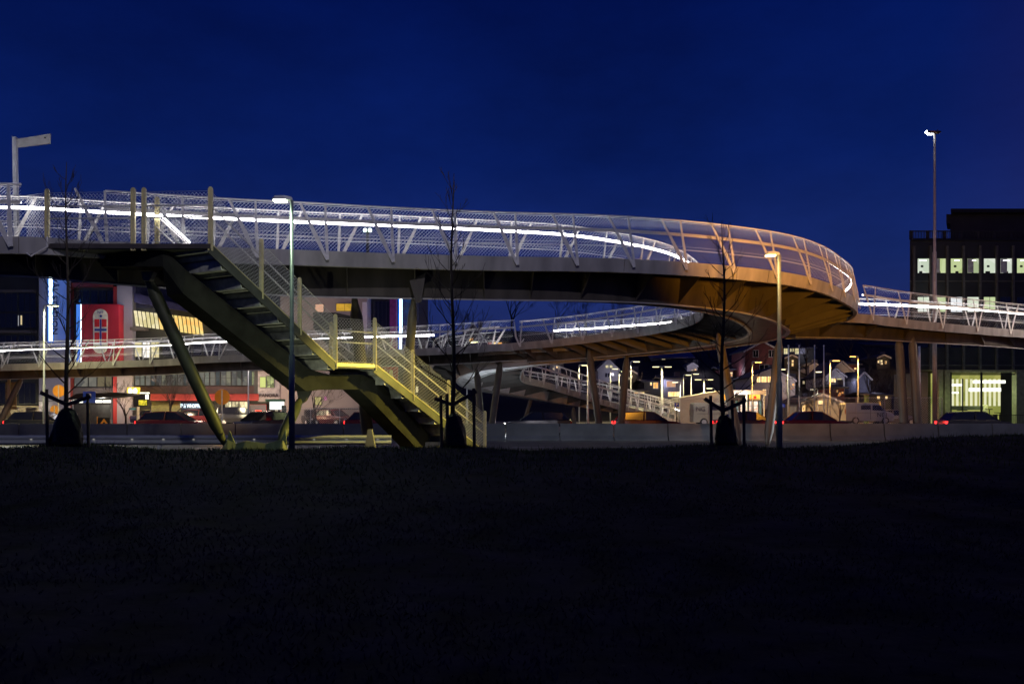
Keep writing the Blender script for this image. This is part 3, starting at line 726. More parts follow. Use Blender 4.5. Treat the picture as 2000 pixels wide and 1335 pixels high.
for k, (i, px, Y, s_, lb) in enumerate([(0,1000,205,1.5,'tall bare tree on the skyline seen under the bridge right of the middle tree'), (1,905,200,.9,'smaller bare skyline tree above the gable house'),
    (2,1145,205,1.1,'bare skyline tree above the left end of the far railing posts'), (0,1090,208,1.0,'bare skyline tree between its taller neighbour and the far railing'), (1,1215,205,1.1,'bare skyline tree behind the right end of the far railing')]):
    put_tree(i, px, 0, Y, s_, lb, G1, hz(px, Y))
G2 = 'dark garden trees among the hillside houses'
for i, px, Y, s_, lb in [(1,1385,150,.7,'garden tree with light shining through beside the pale house'), (2,1440,150,.8,'dark garden tree left of the red house'), (0,1260,150,.55,'garden tree below the blue-grey house'),
    (2,1160,140,.6,'garden tree left of the small white gable house'), (1,1575,140,.8,'garden tree behind the white flagpoles'), (0,1700,118,.85,'wide bare tree glowing orange right of the van'), (2,1745,112,.9,'bare tree next to the column at the office corner'),
    (1,1240,125,.5,'bare tree in front of the lit lower house'), (2,1600,120,.6,'bare tree left of the double gabled house'), (0,1660,150,.8,'dark tree behind the double gabled house')]:
    put_tree(i, px, 0, Y, s_, lb, G2, hz(px, Y))
G3 = 'small bare street trees in the car park'
for i, px, Y, s_, lb in [(1,333,76,.62,'bare street tree in front of the striped awning'), (2,246,74,.5,'small bare street tree by the yellow-lit pillar'), (0,615,76,.5,'bare street tree before the beige wall'),
    (1,1572,72,.42,'small street tree left of the two flagpoles behind the wire fence'), (2,1592,71,.45,'small street tree before the low lit garage'), (0,1640,73,.40,'small street tree at the left end of the white van')]:
    put_tree(i, px, 0, Y, s_, lb, G3, .1)

# ------------------------------------------------------------------ lamps
def street_lamp(px, top, Y, label, col=(1,.85,.5), power=250, zbase=.12, head=-1, r=.06, double=False, emis=6, hl=.7, group='street lamps around the road', headp=None, sleeve=True, dz=0, pole_mat=None, pt=None):
    x = X_(px, Y); t = thing('street_lamp', label, 'street lamp', (x, Y, zbase), group); h = Z_(top, Y)-zbase
    m = MB()
    m.tube([(0,0,-.2),(0,0,h*.38),(0,0,h*.385),(0,0,h)], [r*1.45, r*1.4, r, r*.8], 12); build('pole', m, pole_mat or M_pole, t, smooth=True)
    for s_ in ((-1,1) if double else (head,)):
        m = MB(); m.loft([[Vector((s_*a, w, h+z)) for w, z in ((-wd,.0),(wd,.0),(wd*.7,hh),(-wd*.7,hh))] for a, wd, hh in ((.0,.06,.07),(hl*.35,.12,.10),(hl*.85,.13,.09),(hl,.06,.04))]); hd = build('lamp_head', m, M_pole, t)
        m = MB(); m.box((min(s_*hl*.30,s_*hl*.92), -.10, h-.035), (max(s_*hl*.30,s_*hl*.92), .10, h-.003)); build('lens', m, emit('lens_%.2f_%.2f_%.2f_%d' % (*col, emis), col, emis), hd)
        if power: light(t, (s_*hl*.75, -.05, h-.12), power, col, .15, 'SPOT', 'lamp_or_fill', 165)
    return t
street_lamp(570, 391, 21.0, 'slender grey lamp post with pale green-white light in front of the staircase', (.80,1,.62), 200, lawn_z(X_(570,21),21), r=.050, hl=.45, emis=14, pole_mat=mat('dark_pole', (.16,.19,.21), .4, .2, .15, 5))
lamp2 = street_lamp(1522, 498, 26.5, 'lamp post with warm yellow light before the tip of the curved bridge', (1,.72,.26), 45, lawn_z(X_(1522,26.5),26.5), r=.066, hl=.42, emis=14, pole_mat=mat('green_grey_pole', (.24,.27,.24), .4, .2, .15, 5))
street_lamp(2120, 470, 25.5, 'sodium lamp post on the right beyond the picture edge', (1,.50,.12), 10, lawn_z(X_(2180,25.5),25.5), r=.07)
light(lamp2, (-.55,-.1,Z_(498,26.5)-lamp2.location.z-.1), 13000, (1,.78,.13), .12, 'SPOT', 'lamp_or_fill', 46, (math.radians(60),0,math.radians(84)))
tl = thing('street_lamp', 'tall unseen lamp mast added behind the viewer on the lawn', 'street lamp', (1.0,-3.0,0), 'street lamps around the road')  # mast added to throw pale light on the bridge fascia
m = MB(); m.tube([(0,0,0),(0,0,18)], [.16,.08], 10); build('pole', m, M_pole, tl); m = MB(); m.box((-.3,-.1,18),(.3,.5,18.1)); build('lamp_head', m, M_pole, tl); m = MB(); m.box((-.2,.1,17.97),(.2,.45,17.995)); build('lens', m, emit('lens_back', (1,.95,.95), 6), tl)
for lx, ly, hz_, col_, pw_, lb_ in ((-31,48,8.5,(1,.92,.40),2000,'added unseen street lamp on the median left of the picture'), (33,47,8.5,(1,.80,.62),1300,'added unseen street lamp on the median right of the picture')):  # unseen median lamps added to light decks, road and fronts
    q = thing('street_lamp', lb_, 'street lamp', (lx,ly,0), 'street lamps around the road'); m = MB(); m.tube([(0,0,0),(0,0,hz_)], [.09,.06], 10); build('pole', m, M_pole, q); m = MB(); m.box((-.4,-.12,hz_),(.4,.12,hz_+.1)); build('lamp_head', m, M_pole, q); m = MB(); m.box((-.3,-.1,hz_-.03),(.3,.1,hz_-.003)); build('lens', m, emit('lens_m%d' % int(lx), col_, 8), q)
    light(q, (.6 if lx < 0 else -.6,0,hz_-.3), pw_, col_, .2, 'SPOT', 'lamp_or_fill', 150, (0, math.radians(-25 if lx < 0 else 25), 0))
for az in (-24, 2, 27): light(tl, (0,.7,17.8), 6200, (.95,.90,1.0), .3, 'SPOT', 'lamp_or_fill', 33, (math.radians(73),0,math.radians(az)))
tl = thing('street_lamp', 'unseen sodium flood lamp post added on the lawn to the right outside the picture', 'street lamp', (10.4,16.4,.5), 'street lamps around the road')  # flood lamp added for the orange light on the bridge bend
m = MB(); m.tube([(0,0,0),(0,0,4.5)], [.07,.05], 10); build('pole', m, M_pole, tl); m = MB(); m.box((-.35,-.1,4.5),(.1,.3,4.62)); build('lamp_head', m, M_pole, tl)
light(tl, (-.3,.2,4.2), 14500, (1,.40,.03), .5, 'SPOT', 'lamp_or_fill', 58, (math.radians(106),0,math.radians(-7)))
for lx, ly, col_, pw_, rot_, lb_ in ((X_(690,24.6), 24.6, (.85,.88,.60), 210, (math.radians(155),0,math.radians(40)), 'small added ground spotlight hidden behind the lawn crest below the stair landing'),):  # unseen spotlight added to light the stair underside
    gs = thing('added_ground_spotlight', lb_, 'spotlight', (lx, ly, .02), 'added ground spotlights'); m = MB(); m.tube([(0,0,0),(0,0,.10)], .09, 12); build('housing', m, M_dark, gs); m = MB(); m.disc((0,0,.115), .07, (0,0,1), .01, 12); build('lens', m, emit('spot_lens_%d' % int(pw_), col_, 5), gs)
    light(gs, (0,0,.2), pw_, col_, .06, 'SPOT', 'lamp_or_fill', 120, rot_)
L = [(86,597,54,'white lamp beside the stadium sign column',(1,.98,.5),420,1),(912,668,63,'yellow lamp seen through the far railing beside the middle tree',(1,.85,.4),200,1),(1148,702,60,'lamp post standing before the ramp railing',(1,.8,.4),120,-1),
 (1131,713,95,'lamp behind the upper end of the ramp railing',(1,.85,.4),200,1),(1192,720,100,'lamp between the two slanting columns on the left',(1,.85,.4),150,1),(1209,725,110,'shorter lamp between the two slanting columns on the right',(1,.85,.4),150,1),
 (1232,706,85,'lamp just right of the dark slanting column',(1,.85,.4),150,1),(1335,732,100,'left one of the paired lamps over the flat building',(1,.85,.4),120,1),(1350,730,101,'right one of the paired lamps over the flat building',(1,.85,.4),120,1),
 (1329,746,92,'low lamp at the left end of the flat building',(1,.9,.6),120,-1),(1396,758,92,'low lamp over the middle of the flat building',(1,.85,.4),120,-1),
 (1469,707,80,'orange sodium lamp above the fuel station sign',(1,.50,.10),500,1),(1539,721,88,'pale lamp right of the slanting brown column',(1,.85,.4),120,-1),(1609,726,95,'small pale lamp between the flagpoles',(1,.9,.5),100,-1),
 (1597,760,100,'very short lamp above the low lit garage',(1,.9,.6),80,-1),(1621,704,80,'orange sodium lamp left of the double gabled house',(1,.46,.08),650,1),(1676,696,93,'orange sodium lamp above the white van',(1,.46,.08),650,-1),
 (485,690,72,'slim lamp post behind the left railing in front of the shops',(1,.9,.8),60,1)]
for px, top, Y, lb, col, pw, hd in L: street_lamp(px, top, Y, lb, col, pw*(3.5 if Y > 70 else 1.6), .12, hd, r=.055, hl=.9, emis=5 if col[2] > .2 else 9)
for px, top, Y, lb in [(1293,716,84,'tall double-headed lamp in the car park left of the flat building'),(1375,741,88,'lower double-headed lamp above the flat building')]:
    street_lamp(px, top, Y, lb, (1,.80,.35), 550, .12, double=True, r=.09, hl=.95, emis=4)
# tall floodlight mast
Y = 60.0; x = X_(1825.5,Y); t = thing('floodlight_mast', 'very tall slim mast with white floodlights at its top, right side', 'mast', (x,Y,0)); h = Z_(258,Y)
m = MB(); m.tube([(0,0,-.2),(0,0,h*.6),(0,0,h*.603),(0,0,h)], [.15,.13,.095,.075], 14); build('pole', m, mat('mast_steel', (.55,.50,.46), .5, .3, .1, 4), t, smooth=True)
m = MB(); m.box((-.55,-.12,h-.10),(.30,.12,h+.06)); m.beam((.15,0,h+.02),(.42,0,h+.02),.08,.08); m.tube([(.2,0,h),(.2,0,h+.18)],.02,6); build('head_frame', m, M_dark, t)
m = MB(); m.beam((-.62,-.05,h+.02),(-.42,-.05,h-.16),.16,.04,up=(0,1,0)); build('floodlight', m, emit('flood', (.85,.93,1), 22), t)
m = MB(); m.box((-.30,-.12,h-.17),(-.12,.12,h-.13)); build('floodlight', m, emit('flood2', (.85,.93,1), 8), t)
m = MB(); m.box((-.36,-.13,h-.09),(.05,.13,h+.03)); build('ballast_box', m, mat('brown_box', (.25,.18,.12), .6), t)
light(t, (-1.4,-.6,h-.3), 9000, (.88,.93,1), .2, 'SPOT', 'lamp_or_fill', 40, (math.radians(32),math.radians(18),0))
# distant floodlights behind railing
Y = 190; t = thing('stadium_floodlight', 'distant pair of round white floodlights seen through the upper railing', 'floodlight', (X_(718,Y),Y,5))
m = MB(); m.tube([(0,0,-5),(0,0,Z_(450,Y)-5)], .35, 8); build('pole', m, M_dark, t)
for dx in (-.5,.55): 
    m = MB(); m.sphere((dx,-.3,Z_(450,Y)-5), .42, 12, 8); build('floodlight', m, emit('far_flood', (.8,1,.85), 4), t, smooth=True)
# pylon on the bridge at far left
Y = 27.5; t = thing('direction_pylon', 'grey post with one slightly raised flat arm above the bridge at the upper left', 'post', (X_(33,Y),Y,H+4.9))
z0 = H+4.9; m = MB(); m.beam((0,0,0),(-.06,0,Z_(268,Y)-z0),.11,.13); build('post', m, M_pole, t)
m = MB(); q = [P(29,272,Y),P(98,261,Y),P(97,280,Y),P(31,288,Y)]; m.prism([v-Vector(t.location) for v in q], (0,.06,0)); m.disc(P(88,269,Y-.01)-Vector(t.location), .025, (0,1,0), .03, 10, mi=1); build('flat_arm', m, [mat('arm_panel', (.42,.42,.40), .5), M_black], t)
light(t, (1.0,-2.2,.1), 25, (1,.95,.9), .1)
# flagpoles
for px, lb in ((1540,'white flagpole nearest the brown column'),(1561,'second flagpole from the left before the hillside'),(1591,'third flagpole, left of the low lit garage'),(1609,'rightmost of the bare flagpoles before the garage')):
    Y = 76; h = Z_(676,Y)-.12; t = thing('flagpole', lb, 'flagpole', (X_(px,Y),Y,.12), 'bare flagpoles'); m = MB(); m.tube([(0,0,-.1),(0,0,h)], [.07,.045], 10); build('pole', m, M_white, t, smooth=True); m = MB(); m.sphere((0,0,h+.05), .08); build('finial', m, M_white, t, smooth=True)
Y=62; t = thing('flagpole', 'lone pale pole left of the tall mast', 'pole', (X_(1795.5,Y),Y,0)); m = MB(); m.tube([(0,0,-.1),(0,0,Z_(676,Y))], [.12,.08], 10); build('pole', m, M_white, t, smooth=True)

# ------------------------------------------------------------------ signs
def disc_sign(px, py, rpx, Y, lb, r2=0, zb=0.0):
    x = X_(px,Y); z = Z_(py,Y); t = thing('round_sign', lb, 'road sign', (x,Y,zb), 'round road signs seen from behind'); r = rpx*Y/F
    m = MB(); m.tube([(0,-.05,-.1),(0,-.05,z-zb+r*.9)], .035, 8); build('pole', m, M_pole, t); m = MB(); m.disc((0,0,z-zb), r, (0,1,0), .02, 28); build('disc', m, mat('orange_sign', (.80,.36,.05), .5, 0, .1), t)
    return t
for a in ((115,763,12,58,'larger orange-lit round sign above the left watering bag'),(107,800,9,58.5,'smaller orange-lit round sign left of the left watering bag'),(434,775,15,47,'orange-lit round sign right of the inclined prop')):
    t = disc_sign(*a)
    m_l = light(t, (0.6,-2.2,2.0), 45, (1,.55,.12), .1)  # light added to brighten each sign disc
x = X_(197,50); t = thing('chevron_board', 'black board with orange arrowhead stripes pointing up by the left tree stakes', 'road sign', (X_(202,49),49,0)); Y=49
q = lambda a, b, dy=0: P(a,b,Y+dy)-Vector(t.location)
m = MB(); m.prism([q(191,815),q(214,815),q(214,838),q(191,838)], (0,.03,0)); build('board', m, M_black, t)
E_or = mat('orange_reflective', (.95,.42,.05), .4, 0, .08); m = MB()
m.prism([q(193,830,-.01),q(203,817,-.01),q(213,830,-.01),q(213,835,-.01),q(203,823,-.01),q(193,835,-.01)], (0,.008,0)); m.prism([q(196,838,-.01),q(203,829,-.01),q(211,838,-.01)], (0,.008,0)); build('arrowhead', m, E_or, t)
m = MB(); m.box((q(189.5,0).x, -.03, -.1), (q(191,0).x, .03, q(0,813).z)); build('post', m, E_or, t)
light(t, (0,-2.5,1.5), 30, (1,.6,.2), .1)
Y=60; t = thing('information_board', 'tall tan panelled board on a post at the left edge', 'board', (X_(18,Y),Y,0)); q = lambda a, b, dy=0: P(a,b,Y+dy)-Vector(t.location)
m = MB(); m.box((q(15.5,0).x,-.08,-.1),(q(20.5,0).x,.02,q(0,732).z)); build('post', m, M_tan, t)
m = MB()
for i in range(8): m.box((q(10,0).x, .03, q(0,799-i*6.7).z), (q(31.5,0).x, .09, q(0,799-i*6.7-6.3).z))
build('panel', m, mat('ochre_board', (.30,.24,.10), .7), t)
def blue_sign(px, py, w, h, Y, lb, txt, pw=3):
    t = thing('blue_sign', lb, 'road sign', (X_(px,Y),Y,.0), 'blue road signs'); q = lambda a, b: P(a,b,Y)-Vector(t.location)
    m = MB(); m.prism([q(px-w/2,py-h/2),q(px+w/2,py-h/2),q(px+w/2,py+h/2),q(px-w/2,py+h/2)], (0,.03,0)); build('plate', m, mat('sign_blue', (.02,.06,.45), .4), t)
    m = MB(); m.tube([(0,.06,-.1),(0,.06,q(px,py-h/2).z)], .035, 8); build('pole', m, M_dark, t)
    if txt: build('lettering', text_mb(txt, h*Y/F*.9, .01, face_cam(Vector((0,-.02,q(px,py).z)))), M_white, t)
    light(t, (0,-1.5,q(px,py).z+.5), pw, (1,1,1), .1)
blue_sign(174,775,24,22,47,'dark blue parking sign beside the right stake of the left tree','P',2); blue_sign(1322,790,9,8,60,'small bright blue sign left of the cream van','P',9); blue_sign(1529,792,9,7,72,'small blue sign right of the slanting brown column','o',8)
# bus shelter
Y=62; t = thing('bus_shelter', 'bus shelter with a thin canopy and white lights behind the left tree', 'shelter', (X_(190,Y),Y,.12)); q = lambda a, b, dy=0: P(a,b,Y+dy)-Vector(t.location)
m = MB(); m.prism([q(128,780),q(150,768),q(230,766),q(249,768),q(249,771),q(215,775),q(150,779)], (0,2.2,0)); build('canopy', m, M_dark, t)
for a, b in ((140,160),(185,198),(201,216)):
    m = MB(); m.prism([q(a,781,.6),q(b,781,.6),q(b,786,.6),q(a,786,.6)], (0,.15,0)); build('light_tube', m, emit('shelter_tube', (1,.98,.85), 2.2), t)
for px in (142,218):
    m = MB(); m.tube([q(px,832,.5),q(px,774,.5)], .05, 8); build('post', m, M_pole, t)
m = MB(); m.prism([q(140,790,1.4),q(216,790,1.4),q(216,829,1.4),q(140,829,1.4)], (0,.03,0)); build('back_panel', m, mat('shelter_glass', (.10,.095,.09), .3), t)
light(t, (0,.8,2.2), 60, (1,.95,.8), .2)
# wire fences behind road
def wire_fence(px0, px1, top, bot, Y, lb, pitch=2.4, cell=.16):
    t = thing('wire_fence', lb, 'fence', (X_((px0+px1)/2,Y),Y,.12)); x0, x1 = X_(px0,Y), X_(px1,Y); z0, z1 = Z_(bot,Y), Z_(top,Y)
    k = int((x1-x0)/pitch)+1
    for i in range(k+1):
        x = x0+(x1-x0)*i/k; m = MB(); m.tube([(x,Y,.0),(x,Y,z1)], .03, 6); build('fence_post', m, M_galv, t, world=True)
    m = MB(); m.tube([(x0,Y,z1),(x1,Y,z1)], .02, 5); h = z1-z0; d = x0
    while d < x1:
        for s_ in (1,-1):
            e1 = min(x1, d+h); zz0, zz1 = (z0, z0+(e1-d)) if s_ > 0 else (z1, z1-(e1-d)); m.tube([(d,Y,zz0),(e1,Y,zz1)], .007, 3, cap=False)
        d += cell
    build('wire_mesh', m, M_galv, t, world=True)
wire_fence(1325,1560,778,828,63,'chain-link fence in front of the flat building and cream van'); wire_fence(1560,1840,776,830,62.5,'chain-link fence between the van and the road')
wire_fence(550,720,797,838,66,'chain-link fence in front of the beige wall'); wire_fence(-10,82,795,838,66,'chain-link fence at the left edge before the garage doors')

# ------------------------------------------------------------------ buildings
class Fac:
    def __init__(s, root, Y): s.r = root; s.Y = Y
    def panel(s, name, px0, px1, py0, py1, m_, proud=0.0, depth=.25, label=None, parent=None):
        Y = s.Y-proud; b = MB(); b.box((X_(px0,s.Y), Y, Z_(py1,s.Y)), (X_(px1,s.Y), Y+depth, Z_(py0,s.Y)))
        return build(name, b, m_, parent or s.r, world=True, label=label)
    def window(s, px0, px1, py0, py1, m_, mull=0, tr=0, proud=.02, fm=None, fw=.6, name='window'):
        o = s.panel(name, px0, px1, py0, py1, m_, proud, .06)
        b = MB(); Y = s.Y-proud-.03; a0, a1, b0, b1 = X_(px0,s.Y), X_(px1,s.Y), Z_(py1,s.Y), Z_(py0,s.Y); w = fw*s.Y/F
        b.box((a0-w,Y,b0-w),(a0,Y+.07,b1+w)); b.box((a1,Y,b0-w),(a1+w,Y+.07,b1+w)); b.box((a0,Y,b0-w),(a1,Y+.07,b0)); b.box((a0,Y,b1),(a1,Y+.07,b1+w))
        for i in range(mull): x = a0+(a1-a0)*(i+1)/(mull+1); b.box((x-w/2,Y+.002,b0),(x+w/2,Y+.026,b1))
        for i in range(tr): z = b0+(b1-b0)*(i+1)/(tr+1); b.box((a0,Y+.005,z-w/2),(a1,Y+.022,z+w/2))
        ob = build('frame', b, fm or M_dark, o); ob.matrix_parent_inverse = Matrix.Identity(4)
        # vertices are in world space: shift to the root's frame
        for v in ob.data.vertices: v.co -= Vector(s.r.location)
        return o
Y = 80.0
# stadium complex blocks
t = thing('stadium_block', 'dark glass stadium block with tan garage fronts at the left edge', 'building', (X_(20,Y),Y+4,.12)); f = Fac(t, Y)
f.panel('wall', -140, 75, 528, 790, M_dark, 0, 9); f.panel('ground_wall', -140, 82, 792, 838, M_tan, .02, 9); f.panel('roof', -142, 76, 524, 528, M_dark, .1, 9.2)
for y0, y1 in ((572,608),(612,640),(655,690),(748,788)):
    for a, b in ((-40,-4),(0,34),(37,70)): f.window(a, b, y0, y1, M_dglass, 2, 0, fm=M_dark)
for y0 in (566,645,722): f.panel('floor_band', -140, 72, y0, y0+5, M_soff, .25, .3)
f.panel('interior_light', 41, 43.5, 616, 634, emit('lobby', (1,.8,.45), .7), .07, .03); f.panel('interior_light', 36, 37.2, 616, 636, emit('lobby2', (.8,.8,.9), .4), .07, .03)
f.window(51, 72, 796, 833, mat('garage_door', (.16,.14,.09), .6), 0, 6, fm=M_tan); f.window(-5, 10, 808, 833, M_dglass, 1, 0, fm=M_tan)
for px in (4, 22, 60, 78): light(t, P(px, 796, Y-1.2)-Vector(t.location), 26, (1,.85,.5), .1)
t = thing('sign_tower', 'grey tower wall carrying the blue lit vertical stadium lettering on the left', 'building', (X_(103,Y),Y+3,.12)); f = Fac(t, Y-.6)
f.panel('wall', 76, 132, 484, 838, M_grey, 0, 6)
f.panel('wall_seam', 76, 132, 782, 783, M_dark, .012, .02); f.panel('wall_seam', 76, 132, 813, 814, M_dark, .012, .02)
def vert_sign(root, Y, xw0, xw1, y0, y1, txt, size_px, blue_w, sx=1.0):
    f = Fac(root, Y); f.panel('halo_panel', xw0-blue_w, xw0+(xw1-xw0)*.42+blue_w*.35, y0-3, y1+3, emit('blue_halo', (.01,.13,.72), .9, (.02,.22,1.0), 1.2), .06, .05)  # glowing panel and strip stand for the blue and white halo
    f.panel('light_strip', xw0, xw0+(xw1-xw0)*.42, y0, y1, emit('white_sign_glow', (.75,.93,1), 5), .16, .08)
    px = xw0+(xw1-xw0)*.78; s_ = size_px*Y/F
    # letters run down the tower, turned a quarter clockwise
    M = face_cam(Vector((X_(px,Y), Y-.20, Z_((y0+y1)/2,Y))), -math.pi/2)
    mb_ = text_mb(txt, s_, .08, M, bold=.012*s_, font_sx=(y1-y0)*Y/F/(len(txt)*s_*.66))
    build('lettering', mb_, mat('navy_letters', (.008,.012,.05), .4), root, world=True)
    for q in range(7): light(root, P(xw1+1, y0+(y1-y0)*(q+.5)/7, Y-.75)-Vector(root.location), 13, (.02,.24,1), .15)
light(t, P(118,760,Y-5)-Vector(t.location), 120, (.9,.88,1), .4); light(t, P(90,640,Y-6)-Vector(t.location), 40, (.8,.8,1), .4)  # fill lights added before the tower wall, without fixtures
vert_sign(t, Y-.6, 97.5, 112, 490, 666, 'ULLEV\u00c5L STADION', 14.5, 4)
t = thing('red_portal_building', 'building with red frame columns and dark recess behind the football banner', 'building', (X_(180,Y),Y+4,.12)); f = Fac(t, Y)
f.panel('wall', 132.5, 262, 520, 838, M_dark, -.5, 8)
f.panel('frame_column', 132.5, 139, 560, 838, M_redd, .1, .8); f.panel('frame_column', 222, 230, 560, 838, M_red, .1, .8); f.panel('frame_beam', 139, 222, 552, 560, M_redd, .08, .8)
for a, b in ((141,167),(169,184),(186,200),(202,214)): f.window(a, b, 733, 754, E_dim if a < 180 else emit('dim2', (.3,.25,.15), .5), 0, 0, proud=.0-.45)
for i in range(5): f.window(141+i*16, 154+i*16, 566, 590, M_dglass, 1, 0, proud=-.45)
f.panel('spandrel', 139, 222, 757, 772, M_soff, -.3, .2)
f.panel('pillar', 231, 261, 524, 838, M_grey, .25, 1.0)
for a_, b_, c_ in ((225,780,(1,.6,.35)),(247,600,(.9,.88,1)),(180,770,(1,.8,.6))): light(t, P(a_,b_,Y-2)-Vector(t.location), 45 if b_ < 700 else 130, c_, .3)  # added fill on the portal front, no lamps modelled
# banner box
t = thing('football_banner', 'red banner box with a white crest bearing a red, white and blue cross', 'banner', (X_(195,Y),Y-1,Z_(712,Y))); f = Fac(t, Y-1.3)
f.panel('banner_face', 159, 232, 594, 712, mat('banner_red', (.40,.02,.04), .5, 0, .08, .8), 0, 1.0)
f.panel('lit_side', 148, 158.8, 594, 730, emit('blue_side', (.04,.20,1), .8, (.12,.36,1), .6), -.1, .9); f.panel('light_strip', 157.6, 159.0, 594, 730, emit('strip_w', (.7,.88,1), 3), .05, .2)
Ys = Y-1.33; E_crw = mat('crest_white', (.75,.76,.62), .5); 
def shield(cx, w, y0, y1, n=10):
    pts = []
    for i in range(n+1):
        a = math.pi*i/n; pts.append((cx-w*math.cos(a), y0+14-14*math.sin(a)))
    for i in range(1, n):
        a = math.pi*i/n; pts.append((cx+w*math.cos(a)*1.0, y1-12+12*math.sin(a)))
    return pts
m = MB(); m.prism([P(a,b,Ys) for a, b in shield(196,14.5,603,690)], (0,.03,0)); m.f = m.f; build('crest', m, E_crw, t, world=True)
m = MB()
for a, b, c, d in ((184.5,194,623,638),(198.8,208,623,638),(184.5,194,649,668),(198.8,208,649,668)): m = MB(); m.prism([P(a,c,Ys-.04),P(b,c,Ys-.04),P(b,d,Ys-.04),P(a,d,Ys-.04)], (0,.02,0)); build('crest_red_field', m, mat('crest_red', (.60,.02,.03), .5), t, world=True)
m = MB(); m.prism([P(195,623,Ys-.05),P(198,623,Ys-.05),P(198,680,Ys-.05),P(195,680,Ys-.05)], (0,.02,0)); m.prism([P(184.5,641.5,Ys-.056),P(208,641.5,Ys-.056),P(208,646,Ys-.056),P(184.5,646,Ys-.056)], (0,.02,0)); build('crest_blue_cross', m, mat('crest_blue', (.02,.05,.30), .5), t, world=True)
build('lettering', text_mb('NFF', .30, .02, face_cam(P(196,610,Ys-.05))), mat('crest_blue', (.02,.05,.30), .5), t, world=True)
m = MB(); m.disc(P(197,617,Ys-.05), .11, (0,1,0), .02, 14); build('crest_ball', m, mat('crest_blue', (.02,.05,.30)), t, world=True)
light(t, P(195,650,Y-4.5)-Vector(t.location), 14, (1,.9,.95), .4)  # light added to brighten the banner
# shops block
t = thing('shopping_block', 'low shop building with slanted lit upper windows, red awnings and glowing shop fronts', 'building', (X_(400,Y),Y+5,.12)); f = Fac(t, Y)
f.panel('wall', 262, 548, 524, 600, mat('navy_wall', (.020,.020,.055), .6), -.4, 9); f.panel('wall', 262, 548, 600, 838, M_dark, -.5, 9)
M_navy = mat('navy_roof', (.030,.028,.085), .5)
m = MB(); m.prism([P(262,590,Y-.9),P(400,614,Y-.9),P(400,606,Y-.9),P(262,572,Y-.9)], (0,1.3,0)); build('eaves', m, M_navy, t, world=True)
for i in range(17):
    x0 = 261+i*7.9; ts = (606+i*.95); bsl = 636+i*1.1 
    em = E_cream if i < 6 else emit('amber_window', (1,.55,.14), 1.1, (.9,.72,.25), 1.5)
    m = MB(); m.prism([P(x0,ts,Y-.7),P(x0+5.2,ts+.6,Y-.7),P(x0+9.5,bsl+.6,Y-.1),P(x0+4.3,bsl,Y-.1)], (0,.12,0)); build('slanted_window', m, em, t, world=True)
f.panel('balcony', 262, 290, 640, 646, M_soff, .9, 1.0)
f.window(264, 277, 668, 696, E_cream, 0, 1); f.window(279, 293, 668, 698, emit('bright_room', (1,.95,.85), 1.3), 1, 1); f.window(296, 311, 668, 698, E_cream, 1, 2)
for i in range(6): f.window(318+i*20, 334+i*20, 672, 694, M_dglass, 0, 0)
f.panel('parapet', 262, 548, 712, 719, M_redd, .7, .9)
k = 0
for a in range(264, 500, 21):
    f.window(a, a+9, 724, 752, E_dim, 0, 1); f.window(a+10.5, a+18.5, 724, 752, emit('dim_b%d' % (k%3), ((.22,.23,.19),(.10,.11,.11),(.30,.29,.20))[k%3], .8, ((.08,.08,.07),(.05,.06,.06),(.12,.12,.1))[k%3], 1.5), 0, 1); k += 1
f.panel('spandrel', 262, 505, 754, 768, mat('brown_spandrel', (.045,.02,.018), .6), .05, .2)
m = MB(); m.prism([P(294,769,Y-.3),P(505,769,Y-.3),P(505,782,Y-1.3),P(294,782,Y-1.3)], (0,.12,0)); build('red_awning', m, mat('awning_red', (.40,.06,.045), .6, 0, .15, 3), t, world=True)
m = MB(); m.prism([P(360,714,Y-1.2),P(545,722,Y-1.2),P(520,711,Y-.4),P(380,711,Y-.4)], (0,.10,0)); build('red_awning', m, mat('awning_red', (.40,.06,.045)), t, world=True)
f.panel('shop_sign', 352, 394, 785, 800, mat('sign_navy', (.01,.02,.06), .4), .5, .2)
build('lettering', text_mb('THE WHOPPER', .46, .04, face_cam(P(373,792.5,Y-.58)), font_sx=.62, bold=.008), emit('sign_white', (.75,.9,1), 2.0), t, world=True)
m = MB(); 
for i in range(9): m.prism([P(296,784+i*2.4,Y-.6-i*.12),P(352,784+i*2.4,Y-.6-i*.12),P(352,785.6+i*2.4,Y-.7-i*.12),P(296,785.6+i*2.4,Y-.7-i*.12)], (0,.1,0))
build('striped_awning', m, mat('awning_olive', (.30,.28,.10), .6), t, world=True)
sh = [(300,312,807,832,'s1',(1,.55,.22),1.0),(314,326,806,832,'s2',(.9,.85,.8),.9),(328,344,806,832,'s3',(1,.8,.6),1.3),(346,362,805,832,'s4',(1,.6,.25),1.1),(364,380,804,830,'s5',(1,.82,.55),1.5),(382,398,804,830,'s6',(1,.65,.35),1.3),(400,414,804,830,'s7',(1,.75,.5),1.2),
      (440,452,784,806,'s8',(1,.85,.5),1.0),(454,466,784,806,'s9',(1,.85,.5),.9),(468,486,784,806,'sa',(1,.83,.48),1.1)]
for a, b, c, d, nm, col, st_ in sh: f.window(a, b, c, d, emit('shop_'+nm, col, st_*1.5, tuple(x*.25 for x in col), 2.6), 1, 1)
f.window(488, 520, 790, 833, mat('shutter', (.16,.16,.19), .5, 0, .1, 3, stretch=(1,1,12)), 0, 0, fm=M_red); f.panel('red_lamp_box', 499, 511, 801, 812, emit('red_box', (1,.05,.02), 2.5), .12, .2); f.panel('poster', 512, 519, 803, 812, emit('poster', (1,.5,.5), .5), .12, .05)
f.panel('pillar', 497, 505, 720, 770, M_dark, .1, .3)
f.window(492, 504, 726, 751, emit('gw', (.55,.62,.3), .9, (.15,.18,.08), 2), 0, 0)
